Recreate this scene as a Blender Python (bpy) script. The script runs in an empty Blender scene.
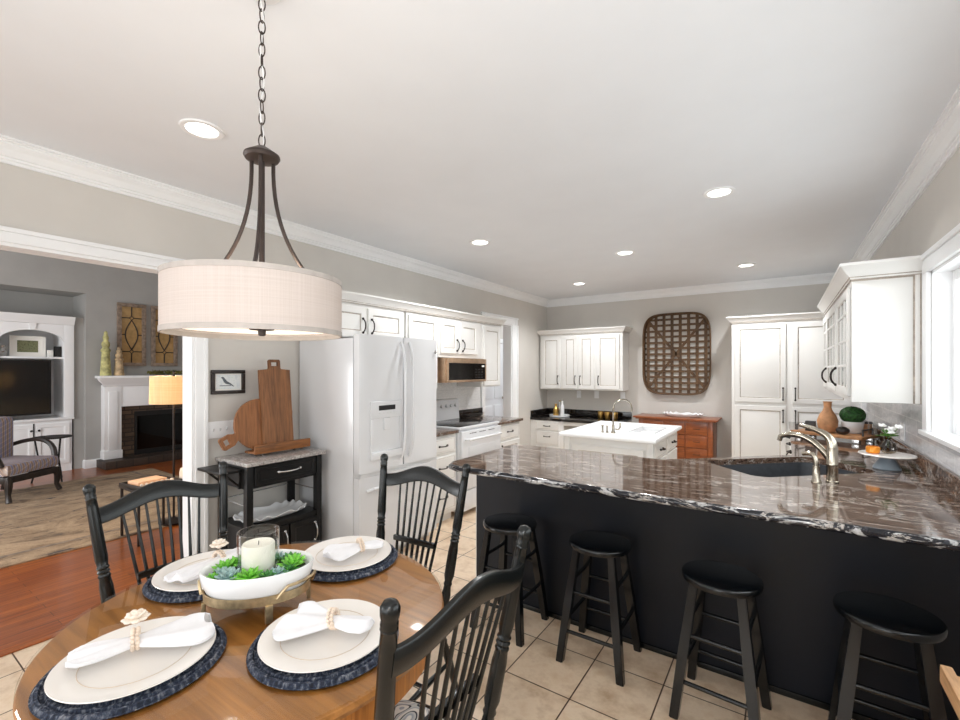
import bpy, bmesh, math, random
from mathutils import Vector, Matrix
random.seed(7)
PI = math.pi
S = bpy.context.scene
COL = S.collection

# ------------------------------------------------------------------ camera, world, lights, exposure
F_PX, HORIZON, YAW, EYE = 448.0, 370.0, math.atan(303 / 448.0), 1.52
cd = bpy.data.cameras.new('camera')
cam = bpy.data.objects.new('camera', cd)
COL.objects.link(cam)
cam.location = (0, 0, EYE)
cam.rotation_euler = (PI / 2, 0, YAW)
cd.sensor_width = 36.0
cd.lens = 36.0 * F_PX / 960
cd.shift_y = (HORIZON - 360) / 960
cd.clip_start = 0.02
S.camera = cam

w = bpy.data.worlds.new('world')
S.world = w
w.use_nodes = True
w.node_tree.nodes['Background'].inputs[0].default_value = (0.86, 0.93, 1.0, 1)
w.node_tree.nodes['Background'].inputs[1].default_value = 1.6
S.view_settings.view_transform = 'Standard'
S.view_settings.look = 'None'
S.view_settings.gamma = 1.0
S.view_settings.exposure = -0.27
S.view_settings.use_curve_mapping = False
S.cycles.max_bounces = 10
S.cycles.diffuse_bounces = 6
S.cycles.glossy_bounces = 5
S.cycles.transparent_max_bounces = 10
S.cycles.sample_clamp_indirect = 6.0


def light(name, kind, loc, power, rot=(0, 0, 0), size=None, size_y=None, color=(1, 1, 1), radius=None, spot=None):
    d = bpy.data.lights.new(name, kind)
    d.energy = power
    d.color = color
    if kind == 'AREA':
        d.shape = 'RECTANGLE'
        d.size = size
        d.size_y = size_y
    if radius is not None:
        d.shadow_soft_size = radius
    if spot:
        d.spot_size = spot
        d.spot_blend = 0.6
    o = bpy.data.objects.new(name, d)
    o.location = loc
    o.rotation_euler = rot
    COL.objects.link(o)
    return o


# daylight through the rear windows and the right-hand window
light('daylight_rear', 'AREA', (-0.55, -2.12, 1.35), 28, (PI / 2, 0, 0), 1.5, 1.7, (0.97, 0.985, 1.0))
light('daylight_rear', 'AREA', (-2.45, -2.12, 1.35), 28, (PI / 2, 0, 0), 1.5, 1.7, (0.97, 0.985, 1.0))
light('daylight_side', 'AREA', (0.925, 2.03, 1.63), 48, (0, PI / 2, 0), 1.3, 3.6, (0.98, 0.99, 1.0))
light('living_fill', 'AREA', (-6.3, -2.42, 1.5), 210, (PI / 2, 0, 0), 2.6, 1.8, (0.97, 0.985, 1.0))  # added fill to brighten the living room; no window stands behind it
light('hall_fill', 'AREA', (-4.05, 6.6, 2.9), 22, (0, 0, 0), 0.6, 1.6)  # added overhead fill for the hall
# the photographer's flash by the camera, then an added spot that brightens the ceiling
light('flash_direct', 'POINT', (-0.10, -0.22, 1.92), 25, radius=0.025)
fl_b = light('ceiling_fill', 'SPOT', (-0.35, 0.0, 1.45), 22, radius=0.25, spot=math.radians(140), color=(0.97, 0.985, 1.0))
fl_b.rotation_euler = Vector((-0.40, 0.95, 0.62)).to_track_quat('-Z', 'Y').to_euler()


# ------------------------------------------------------------------ materials
def lin(c):
    return tuple(((v / 255) / 12.92 if v / 255 <= 0.04045 else ((v / 255 + 0.055) / 1.055) ** 2.4) for v in c) + (1.0,)


class NT:
    def __init__(self, name):
        self.m = bpy.data.materials.new(name)
        self.m.use_nodes = True
        self.t = self.m.node_tree
        self.b = self.t.nodes['Principled BSDF']

    def n(self, kind, **kw):
        nd = self.t.nodes.new(kind)
        for k, v in kw.items():
            if k in nd.inputs:
                nd.inputs[k].default_value = v
            else:
                setattr(nd, k, v)
        return nd

    def l(self, a, b):
        self.t.links.new(a, b)

    def set(self, **kw):
        for k, v in kw.items():
            self.b.inputs[k.replace('_', ' ')].default_value = v

    def coords(self, scale=(1, 1, 1), axes=None, rot=(0, 0, 0), kind='Object'):
        tc = self.n('ShaderNodeTexCoord')
        out = tc.outputs[kind]
        if axes:
            sp = self.n('ShaderNodeSeparateXYZ')
            self.l(out, sp.inputs[0])
            cb = self.n('ShaderNodeCombineXYZ')
            for i, a in enumerate(axes):
                if a is not None:
                    self.l(sp.outputs['XYZ'.index(a)], cb.inputs[i])
            out = cb.outputs[0]
        mp = self.n('ShaderNodeMapping')
        mp.inputs['Scale'].default_value = scale
        mp.inputs['Rotation'].default_value = rot
        self.l(out, mp.inputs[0])
        return mp.outputs[0]

    def ramp(self, fac, stops, interp='LINEAR'):
        r = self.n('ShaderNodeValToRGB')
        r.color_ramp.interpolation = interp
        el = r.color_ramp.elements
        while len(el) < len(stops):
            el.new(0.5)
        for e, (p, c) in zip(el, stops):
            e.position = p
            e.color = lin(c) if len(c) == 3 else c
        self.l(fac, r.inputs[0])
        return r.outputs[0]

    def noise(self, co, scale, detail=4, rough=0.55, dist=0.0):
        n = self.n('ShaderNodeTexNoise')
        n.inputs['Scale'].default_value = scale
        n.inputs['Detail'].default_value = detail
        n.inputs['Roughness'].default_value = rough
        n.inputs['Distortion'].default_value = dist
        self.l(co, n.inputs['Vector'])
        return n.outputs[0]

    def mix(self, fac, a, b, mode='MIX'):
        m = self.n('ShaderNodeMix', data_type='RGBA', blend_type=mode)
        if isinstance(fac, (int, float)):
            m.inputs[0].default_value = fac
        else:
            self.l(fac, m.inputs[0])
        for s, v in ((6, a), (7, b)):
            if isinstance(v, tuple):
                m.inputs[s].default_value = lin(v) if len(v) == 3 else v
            else:
                self.l(v, m.inputs[s])
        return m.outputs[2]

    def bump(self, h, strength=0.3, dist=0.01):
        b = self.n('ShaderNodeBump')
        b.inputs['Strength'].default_value = strength
        b.inputs['Distance'].default_value = dist
        self.l(h, b.inputs['Height'])
        self.l(b.outputs[0], self.b.inputs['Normal'])


MATS = {}


def plain(name, c, rough=0.5, metal=0.0, coat=0.0, var=0.04, vscale=3.0, bump=0.0, bscale=60.0, coat_rough=0.05, spec=0.5):
    """a paint / metal / cloth with slight procedural variation"""
    t = NT(name)
    co = t.coords()
    nz = t.noise(co, vscale, 3)
    lo = tuple(max(0, v * (1 - var)) for v in c)
    hi = tuple(min(255, v * (1 + var)) for v in c)
    t.l(t.ramp(nz, [(0.3, lo), (0.7, hi)]), t.b.inputs['Base Color'])
    t.set(Roughness=rough, Metallic=metal, Specular_IOR_Level=spec)
    if coat:
        t.set(Coat_Weight=coat, Coat_Roughness=coat_rough)
    if bump:
        t.bump(t.noise(co, bscale, 2), bump, 0.004)
    MATS[name] = t.m
    return t.m


def emit(name, c, strength, base=(240, 240, 240)):
    t = NT(name)
    t.set(Base_Color=lin(base), Emission_Color=lin(c), Emission_Strength=strength, Roughness=0.6)
    MATS[name] = t.m
    return t.m


def glass(name, tint=(250, 252, 251), refl=1.0):
    t = NT(name)
    tr = t.n('ShaderNodeBsdfTransparent')
    tr.inputs[0].default_value = lin(tint)
    gl = t.n('ShaderNodeBsdfGlossy')
    gl.inputs['Roughness'].default_value = 0.02
    fr = t.n('ShaderNodeFresnel')
    fr.inputs[0].default_value = 1.45
    ml = t.n('ShaderNodeMath', operation='MULTIPLY')
    ge = t.n('ShaderNodeNewGeometry')
    front = t.n('ShaderNodeMath', operation='SUBTRACT')
    front.inputs[0].default_value = 1.0
    t.l(ge.outputs['Backfacing'], front.inputs[1])
    m0 = t.n('ShaderNodeMath', operation='MULTIPLY')
    t.l(fr.outputs[0], m0.inputs[0])
    t.l(front.outputs[0], m0.inputs[1])
    t.l(m0.outputs[0], ml.inputs[0])
    ml.inputs[1].default_value = refl
    mx = t.n('ShaderNodeMixShader')
    t.l(ml.outputs[0], mx.inputs[0])
    t.l(tr.outputs[0], mx.inputs[1])
    t.l(gl.outputs[0], mx.inputs[2])
    t.l(mx.outputs[0], t.t.nodes['Material Output'].inputs[0])
    MATS[name] = t.m
    return t.m


plain('wall_paint', (208, 204, 198), 0.85, var=0.012)
plain('ceiling_paint', (229, 232, 236), 0.9, var=0.006)
plain('trim_white', (240, 241, 242), 0.4, var=0.01)
plain('living_grey', (166, 165, 162), 0.85, var=0.02)
plain('cabinet_white', (228, 227, 224), 0.38, var=0.012, vscale=2)
plain('glaze', (168, 157, 146), 0.6, var=0.15, vscale=20)
plain('appliance_white', (219, 220, 222), 0.25, var=0.006, coat=0.3)
plain('appliance_grey', (205, 206, 207), 0.4, var=0.01)
plain('bronze', (42, 34, 30), 0.38, 0.6, var=0.15, vscale=30)
plain('pendant_bronze', (62, 52, 48), 0.4, 0.5, var=0.12, vscale=12)
plain('black_paint', (13, 16, 16), 0.27, var=0.25, vscale=5, spec=0.45)
plain('stool_black', (9, 12, 15), 0.18, var=0.2, vscale=6, spec=0.55)
plain('panel_black', (10, 14, 22), 0.38, var=0.3, vscale=2.2, bump=0.1, bscale=350, spec=0.32)
plain('cart_black', (15, 14, 14), 0.42, var=0.15, vscale=6, spec=0.3)
plain('black_screen', (6, 6, 7), 0.12, var=0.1)
plain('black_matte', (14, 13, 13), 0.6, var=0.2)
plain('dark_wood', (38, 30, 26), 0.4, var=0.3, vscale=8)
plain('steel', (190, 186, 178), 0.24, 1.0, var=0.06, vscale=25)
plain('nickel', (176, 168, 154), 0.22, 1.0, var=0.05, vscale=20)
plain('gold', (196, 158, 92), 0.3, 1.0, var=0.12, vscale=25)
plain('pale_gold', (186, 166, 132), 0.42, 0.85, var=0.16, vscale=30)
plain('sink_black', (54, 57, 62), 0.45, var=0.1, vscale=30)
plain('plate_white', (238, 233, 227), 0.22, var=0.01, coat=0.3)
plain('plate_line', (196, 176, 152), 0.4, var=0.05)
plain('linen', (234, 234, 237), 0.9, var=0.02, vscale=20, bump=0.15, bscale=500)
plain('bead', (232, 214, 196), 0.45, var=0.08, vscale=40)
plain('shell', (240, 228, 214), 0.6, var=0.06, vscale=60, bump=0.4, bscale=120)
plain('ceramic_white', (238, 239, 240), 0.25, var=0.015, coat=0.3)
plain('wax', (246, 242, 232), 0.5, var=0.015)
plain('leaf_bright', (112, 184, 62), 0.45, var=0.25, vscale=30)
plain('leaf_blue', (150, 178, 176), 0.5, var=0.15, vscale=30)
plain('leaf_dark', (70, 128, 66), 0.5, var=0.3, vscale=30)
plain('boxwood', (32, 72, 28), 0.6, var=0.5, vscale=60)
plain('moss', (52, 62, 40), 0.9, var=0.4, vscale=60)
plain('petal_white', (246, 246, 244), 0.6, var=0.02)
plain('stem_green', (76, 122, 44), 0.55, var=0.2, vscale=30)
plain('cream_fabric', (228, 212, 190), 0.95, var=0.04, vscale=20, bump=0.2, bscale=200)
plain('shade_trim', (176, 168, 162), 0.9, var=0.04, vscale=30)
plain('terracotta', (184, 134, 94), 0.7, var=0.14, vscale=14)
plain('slate', (84, 92, 100), 0.7)
plain('blue_grey', (128, 140, 150), 0.35, var=0.05)
plain('grout_black', (20, 20, 20), 0.7)
plain('paper', (238, 236, 230), 0.8, var=0.02)
plain('paper_peach', (232, 186, 150), 0.8, var=0.04)
plain('taupe_wood', (128, 112, 98), 0.75, var=0.2, vscale=18)
plain('finial_green', (176, 172, 118), 0.7, var=0.22, vscale=16)
plain('finial_tan', (180, 156, 122), 0.7, var=0.22, vscale=16)
plain('garland', (96, 92, 40), 0.8, var=0.45, vscale=50)
plain('lead_line', (40, 32, 26), 0.6)
plain('copper_steel', (200, 172, 146), 0.3, 0.9, var=0.08, vscale=10)
plain('silver', (200, 200, 200), 0.25, 1.0, var=0.05)
emit('downlight_glow', (255, 252, 246), 9.0)
emit('diffuser_glow', (255, 240, 215), 1.3)
glass('clear_glass', (252, 253, 252), 2.6)
glass('window_glass')
glass('table_glass', (252, 252, 250), 1.1)
glass('smoke_glass', (206, 196, 180), 2.2)
glass('dark_glass', (70, 64, 58), 1.0)


def mat_tile():
    t = NT('floor_tile')
    co = t.coords()
    mp = t.n('ShaderNodeMapping')
    mp.inputs['Location'].default_value = (0.817 - 0.34 * 0.5 + 0.17, -2.285 + 0.34 * 8, 0)
    t.l(co, mp.inputs[0])
    br = t.n('ShaderNodeTexBrick', offset=0.0, squash=1.0)
    br.inputs['Scale'].default_value = 1.0
    br.inputs['Brick Width'].default_value = 0.34
    br.inputs['Row Height'].default_value = 0.34
    br.inputs['Mortar Size'].default_value = 0.0036
    br.inputs['Mortar Smooth'].default_value = 0.2
    br.inputs['Color1'].default_value = lin((228, 205, 178))
    br.inputs['Color2'].default_value = lin((236, 214, 188))
    br.inputs['Mortar'].default_value = lin((84, 62, 46))
    t.l(mp.outputs[0], br.inputs[0])
    nz = t.noise(co, 7, 6, 0.65)
    mot = t.ramp(nz, [(0.3, (206, 188, 168)), (0.55, (255, 255, 255)), (0.75, (236, 222, 204))])
    c = t.mix(0.8, br.outputs[0], mot, 'MULTIPLY')
    t.l(c, t.b.inputs['Base Color'])
    t.set(Roughness=0.3, Coat_Weight=0.15)
    inv = t.n('ShaderNodeMath', operation='SUBTRACT')
    inv.inputs[0].default_value = 1
    t.l(br.outputs[1], inv.inputs[1])
    t.bump(inv.outputs[0], 0.5, 0.002)
    MATS['floor_tile'] = t.m


def mat_planks(name, a, b, dark, wid=0.08, length=1.1, axes='YXZ', rough=0.28, coat=0.3, gap=0.0012, grain=60):
    t = NT(name)
    co = t.coords(axes=axes)
    br = t.n('ShaderNodeTexBrick', offset=0.37, squash=1.0)
    br.inputs['Scale'].default_value = 1.0
    br.inputs['Brick Width'].default_value = length
    br.inputs['Row Height'].default_value = wid
    br.inputs['Mortar Size'].default_value = gap
    br.inputs['Color1'].default_value = lin(a)
    br.inputs['Color2'].default_value = lin(b)
    br.inputs['Mortar'].default_value = lin(dark)
    t.l(co, br.inputs[0])
    g = t.coords(scale=(2.2, grain, grain), axes=axes)
    nz = t.noise(g, 1.0, 5, 0.6, 0.6)
    gr = t.ramp(nz, [(0.3, (140, 120, 105)), (0.62, (255, 255, 255))])
    t.l(t.mix(0.75, br.outputs[0], gr, 'MULTIPLY'), t.b.inputs['Base Color'])
    t.set(Roughness=rough, Coat_Weight=coat, Coat_Roughness=0.12)
    MATS[name] = t.m


def mat_wood(name, a, b, axis='X', scale=22.0, rough=0.4, coat=0.0, stretch=0.07):
    t = NT(name)
    sc = [1, 1, 1]
    sc['XYZ'.index(axis)] = stretch
    co = t.coords(scale=tuple(sc))
    nz = t.noise(co, scale, 6, 0.62, 1.2)
    nz2 = t.noise(co, scale * 4, 3, 0.6, 0.3)
    c1 = t.ramp(nz, [(0.28, b), (0.5, a), (0.72, tuple(min(255, v * 1.12) for v in a))])
    c2 = t.ramp(nz2, [(0.35, (170, 155, 140)), (0.6, (255, 255, 255))])
    t.l(t.mix(0.5, c1, c2, 'MULTIPLY'), t.b.inputs['Base Color'])
    t.set(Roughness=rough, Coat_Weight=coat, Coat_Roughness=0.06)
    MATS[name] = t.m


def mat_granite(name, base_stops, scale=(1.3, 7, 7), white=0.66, rough=0.07):
    t = NT(name)
    co = t.coords(scale=scale, rot=(0, 0, 0.09))
    n1 = t.noise(co, 2.4, 9, 0.68, 1.3)
    c1 = t.ramp(n1, base_stops)
    co2 = t.coords(scale=(1.6, 5, 5), rot=(0, 0, -0.12))
    n2 = t.noise(co2, 1.7, 7, 0.7, 2.6)
    v = t.ramp(n2, [(white - 0.02, (0, 0, 0)), (white, (255, 255, 255)), (white + 0.035, (0, 0, 0))])
    c2 = t.mix(v, c1, (206, 198, 190))
    n3 = t.noise(t.coords(), 90, 2, 0.6)
    sp = t.ramp(n3, [(0.3, (150, 150, 150)), (0.6, (255, 255, 255))])
    t.l(t.mix(0.55, c2, sp, 'MULTIPLY'), t.b.inputs['Base Color'])
    t.set(Roughness=rough, Coat_Weight=0.1, Coat_Roughness=0.02, Specular_IOR_Level=0.5)
    MATS[name] = t.m


def mat_brick(name, c1, c2, mortar, wid, row, msize, axes, rough=0.6, offset=0.5, bump=0.4, veins=False):
    t = NT(name)
    co = t.coords(axes=axes)
    br = t.n('ShaderNodeTexBrick', offset=offset, squash=1.0)
    br.inputs['Scale'].default_value = 1.0
    br.inputs['Brick Width'].default_value = wid
    br.inputs['Row Height'].default_value = row
    br.inputs['Mortar Size'].default_value = msize
    br.inputs['Color1'].default_value = lin(c1)
    br.inputs['Color2'].default_value = lin(c2)
    br.inputs['Mortar'].default_value = lin(mortar)
    t.l(co, br.inputs[0])
    nz = t.noise(t.coords(axes=axes, scale=(1, 3, 1)), 9 if veins else 25, 6, 0.65, 1.5)
    v = t.ramp(nz, [(0.3, (218, 220, 224) if rough < 0.3 else (176, 178, 182)), (0.6, (255, 255, 255))])
    t.l(t.mix(0.8, br.outputs[0], v, 'MULTIPLY'), t.b.inputs['Base Color'])
    t.set(Roughness=rough)
    inv = t.n('ShaderNodeMath', operation='SUBTRACT')
    inv.inputs[0].default_value = 1
    t.l(br.outputs[1], inv.inputs[1])
    t.bump(inv.outputs[0], bump, 0.003)
    MATS[name] = t.m


def mat_weave(name, a, b, sx, sz, rough=0.95, translucent=0.0, axes='XYZ', kind='Object', emit_s=0.0):
    """woven cloth: fine crossing threads"""
    t = NT(name)
    co = t.coords(axes=axes, kind=kind)
    n1 = t.noise(t.coords(scale=(sx, sx, 3), kind=kind), 1, 2)
    n2 = t.noise(t.coords(scale=(3, 3, sz), kind=kind), 1, 2)
    m = t.n('ShaderNodeMath', operation='ADD')
    t.l(n1, m.inputs[0])
    t.l(n2, m.inputs[1])
    hf = t.n('ShaderNodeMath', operation='MULTIPLY')
    hf.inputs[1].default_value = 0.5
    t.l(m.outputs[0], hf.inputs[0])
    c = t.ramp(hf.outputs[0], [(0.38, a), (0.6, b)])
    t.l(c, t.b.inputs['Base Color'])
    t.set(Roughness=rough)
    if translucent:
        tl = t.n('ShaderNodeBsdfTranslucent')
        t.l(c, tl.inputs[0])
        mx = t.n('ShaderNodeMixShader')
        mx.inputs[0].default_value = translucent
        t.l(t.b.outputs[0], mx.inputs[1])
        t.l(tl.outputs[0], mx.inputs[2])
        t.l(mx.outputs[0], t.t.nodes['Material Output'].inputs[0])
    MATS[name] = t.m


def mat_rug(name):
    t = NT(name)
    co = t.coords()
    n1 = t.noise(t.coords(scale=(1, 0.55, 1)), 3.2, 7, 0.7, 1.6)
    n2 = t.noise(t.coords(scale=(2.2, 0.6, 1)), 5.5, 6, 0.7, 0.8)
    c = t.ramp(n1, [(0.3, (96, 78, 64)), (0.45, (160, 136, 110)), (0.6, (192, 166, 136)), (0.75, (126, 114, 104))])
    d = t.ramp(n2, [(0.36, (255, 255, 255)), (0.40, (0, 0, 0))])
    c = t.mix(d, c, (72, 68, 72))
    n3 = t.noise(co, 120, 2)
    t.l(t.mix(0.5, c, t.ramp(n3, [(0.3, (170, 170, 170)), (0.7, (255, 255, 255))]), 'MULTIPLY'), t.b.inputs['Base Color'])
    t.set(Roughness=1.0)
    MATS[name] = t.m


def mat_plaid(name):
    t = NT(name)
    co = t.coords(scale=(1, 1, 1), rot=(0, 0, 0.57))
    wx = t.n('ShaderNodeTexWave', wave_type='BANDS', bands_direction='X', wave_profile='SIN')
    wx.inputs['Scale'].default_value = 7
    wy = t.n('ShaderNodeTexWave', wave_type='BANDS', bands_direction='DIAGONAL', wave_profile='SIN')
    wy.inputs['Scale'].default_value = 5
    t.l(co, wx.inputs[0])
    t.l(co, wy.inputs[0])
    a = t.ramp(wx.outputs[0], [(0.2, (176, 178, 206)), (0.5, (240, 224, 206)), (0.8, (190, 166, 150))])
    b = t.ramp(wy.outputs[0], [(0.3, (150, 150, 160)), (0.6, (230, 214, 190)), (0.8, (140, 140, 166))])
    t.l(t.mix(0.6, a, b, 'MULTIPLY'), t.b.inputs['Base Color'])
    t.set(Roughness=0.95)
    MATS[name] = t.m


def mat_swirl(name):
    t = NT(name)
    co = t.coords()
    nz = t.noise(co, 9, 1, 0.4, 0.4)
    m = t.n('ShaderNodeMath', operation='MULTIPLY')
    m.inputs[1].default_value = 9
    t.l(nz, m.inputs[0])
    f = t.n('ShaderNodeMath', operation='FRACT')
    t.l(m.outputs[0], f.inputs[0])
    t.l(t.ramp(f.outputs[0], [(0.0, (34, 40, 52)), (0.14, (44, 50, 60)), (0.2, (226, 222, 214)), (0.62, (226, 222, 214)), (0.68, (150, 158, 168)), (0.9, (200, 200, 196))]), t.b.inputs['Base Color'])
    t.set(Roughness=0.95)
    MATS[name] = t.m


def mat_braid(name):
    t = NT(name)
    tc = t.n('ShaderNodeTexCoord')
    sp = t.n('ShaderNodeSeparateXYZ')
    t.l(tc.outputs['Object'], sp.inputs[0])
    at = t.n('ShaderNodeMath', operation='ARCTAN2')
    t.l(sp.outputs[1], at.inputs[0])
    t.l(sp.outputs[0], at.inputs[1])
    ln = t.n('ShaderNodeVectorMath', operation='LENGTH')
    t.l(tc.outputs['Object'], ln.inputs[0])
    cb = t.n('ShaderNodeCombineXYZ')
    ma = t.n('ShaderNodeMath', operation='MULTIPLY')
    ma.inputs[1].default_value = 16
    t.l(at.outputs[0], ma.inputs[0])
    mr = t.n('ShaderNodeMath', operation='MULTIPLY')
    mr.inputs[1].default_value = 90
    t.l(ln.outputs['Value'], mr.inputs[0])
    t.l(ma.outputs[0], cb.inputs[0])
    t.l(mr.outputs[0], cb.inputs[1])
    nz = t.noise(cb.outputs[0], 1.0, 3, 0.6)
    t.l(t.ramp(nz, [(0.34, (14, 20, 34)), (0.5, (40, 50, 70)), (0.62, (104, 108, 118)), (0.76, (176, 176, 178))]), t.b.inputs['Base Color'])
    t.set(Roughness=0.85)
    t.bump(nz, 0.9, 0.006)
    MATS[name] = t.m


def mat_picture(name, bg, blobs):
    """a small painted picture: background wash with soft dabs"""
    t = NT(name)
    co = t.coords()
    n = t.noise(co, 40, 4, 0.6)
    t.l(t.ramp(n, blobs), t.b.inputs['Base Color'])
    t.set(Roughness=0.7)
    MATS[name] = t.m


def mat_pane(name, c, e=0.0):
    t = NT(name)
    co = t.coords()
    t.l(t.ramp(t.noise(co, 14, 4), [(0.3, tuple(v * 0.86 for v in c)), (0.7, c)]), t.b.inputs['Base Color'])
    t.set(Roughness=0.16, Metallic=0.25)
    MATS[name] = t.m


mat_tile()
mat_planks('hardwood', (156, 80, 30), (178, 98, 40), (60, 30, 10), 0.083, 1.3)
mat_wood('table_oak', (172, 116, 56), (122, 76, 32), 'X', 9, 0.35, 0.15, 0.06)
mat_wood('apron_oak', (188, 120, 52), (146, 84, 30), 'Z', 26, 0.4, 0.1, 0.05)
mat_wood('board_wood', (140, 94, 58), (82, 50, 28), 'Z', 20, 0.55, 0, 0.08)
mat_wood('round_board_wood', (150, 98, 58), (98, 58, 32), 'Z', 20, 0.55, 0, 0.08)
mat_wood('ledge_wood', (148, 94, 48), (90, 52, 24), 'Y', 20, 0.5, 0, 0.1)
mat_wood('cherry', (152, 82, 38), (104, 50, 20), 'X', 16, 0.32, 0.2, 0.1)
mat_wood('tobacco_slat', (98, 72, 46), (56, 38, 24), 'Z', 20, 0.7, 0, 0.1)
mat_wood('tray_wood', (186, 134, 88), (134, 88, 52), 'X', 18, 0.5, 0, 0.1)
mat_wood('light_wood', (214, 170, 124), (176, 126, 82), 'Y', 18, 0.5, 0, 0.1)
mat_granite('granite', [(0.30, (16, 12, 11)), (0.42, (62, 47, 40)), (0.48, (128, 103, 88)), (0.54, (70, 55, 47)), (0.62, (150, 128, 112)), (0.74, (30, 24, 22))], (1.6, 15, 15), white=0.58)
mat_granite('granite_edge', [(0.3, (12, 13, 18)), (0.5, (36, 38, 46)), (0.545, (50, 48, 50)), (0.56, (190, 190, 190)), (0.8, (230, 230, 230))], (2.6, 8, 8), 0.58)
mat_granite('granite_dark', [(0.3, (10, 9, 9)), (0.55, (36, 32, 30)), (0.75, (84, 76, 70))], (3, 3, 3), 0.68)
mat_granite('granite_speckle', [(0.3, (120, 112, 108)), (0.5, (176, 170, 166)), (0.7, (212, 208, 204))], (14, 14, 14), 0.7, 0.15)
mat_brick('marble_tile', (238, 238, 240), (216, 218, 222), (250, 250, 250), 0.30, 0.10, 0.004, 'YZX', 0.18, 0.5, 0.15, True)
mat_brick('hearth_brick', (112, 92, 74), (80, 64, 52), (58, 50, 44), 0.21, 0.072, 0.008, 'YZX', 0.8)
mat_brick('hearth_top', (74, 60, 50), (54, 44, 38), (40, 36, 32), 0.21, 0.1, 0.008, 'YXZ', 0.5)
mat_brick('white_subway', (242, 242, 240), (238, 238, 236), (226, 226, 224), 0.16, 0.075, 0.002, 'YZX', 0.2, 0.5, 0.1)
mat_weave('shade_linen', (202, 191, 184), (211, 201, 195), 420, 420, 0.95, 0.2)
mat_weave('lamp_linen', (246, 222, 186), (252, 236, 208), 160, 160, 0.95, 0.6)
mat_rug('rug_pattern')
mat_rug('rug_border')
mat_plaid('plaid')
mat_swirl('swirl_fabric')
mat_braid('navy_braid')
mat_picture('bird_wash', None, [(0.3, (206, 214, 220)), (0.55, (232, 236, 236)), (0.75, (196, 210, 204))])
mat_picture('floral_wash', None, [(0.3, (60, 70, 44)), (0.5, (128, 130, 96)), (0.7, (70, 76, 52))])
mat_pane('amber_pane', (186, 150, 98))
mat_pane('amber_votive', (240, 150, 40))


# ------------------------------------------------------------------ mesh builder
OFF = {}


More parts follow.
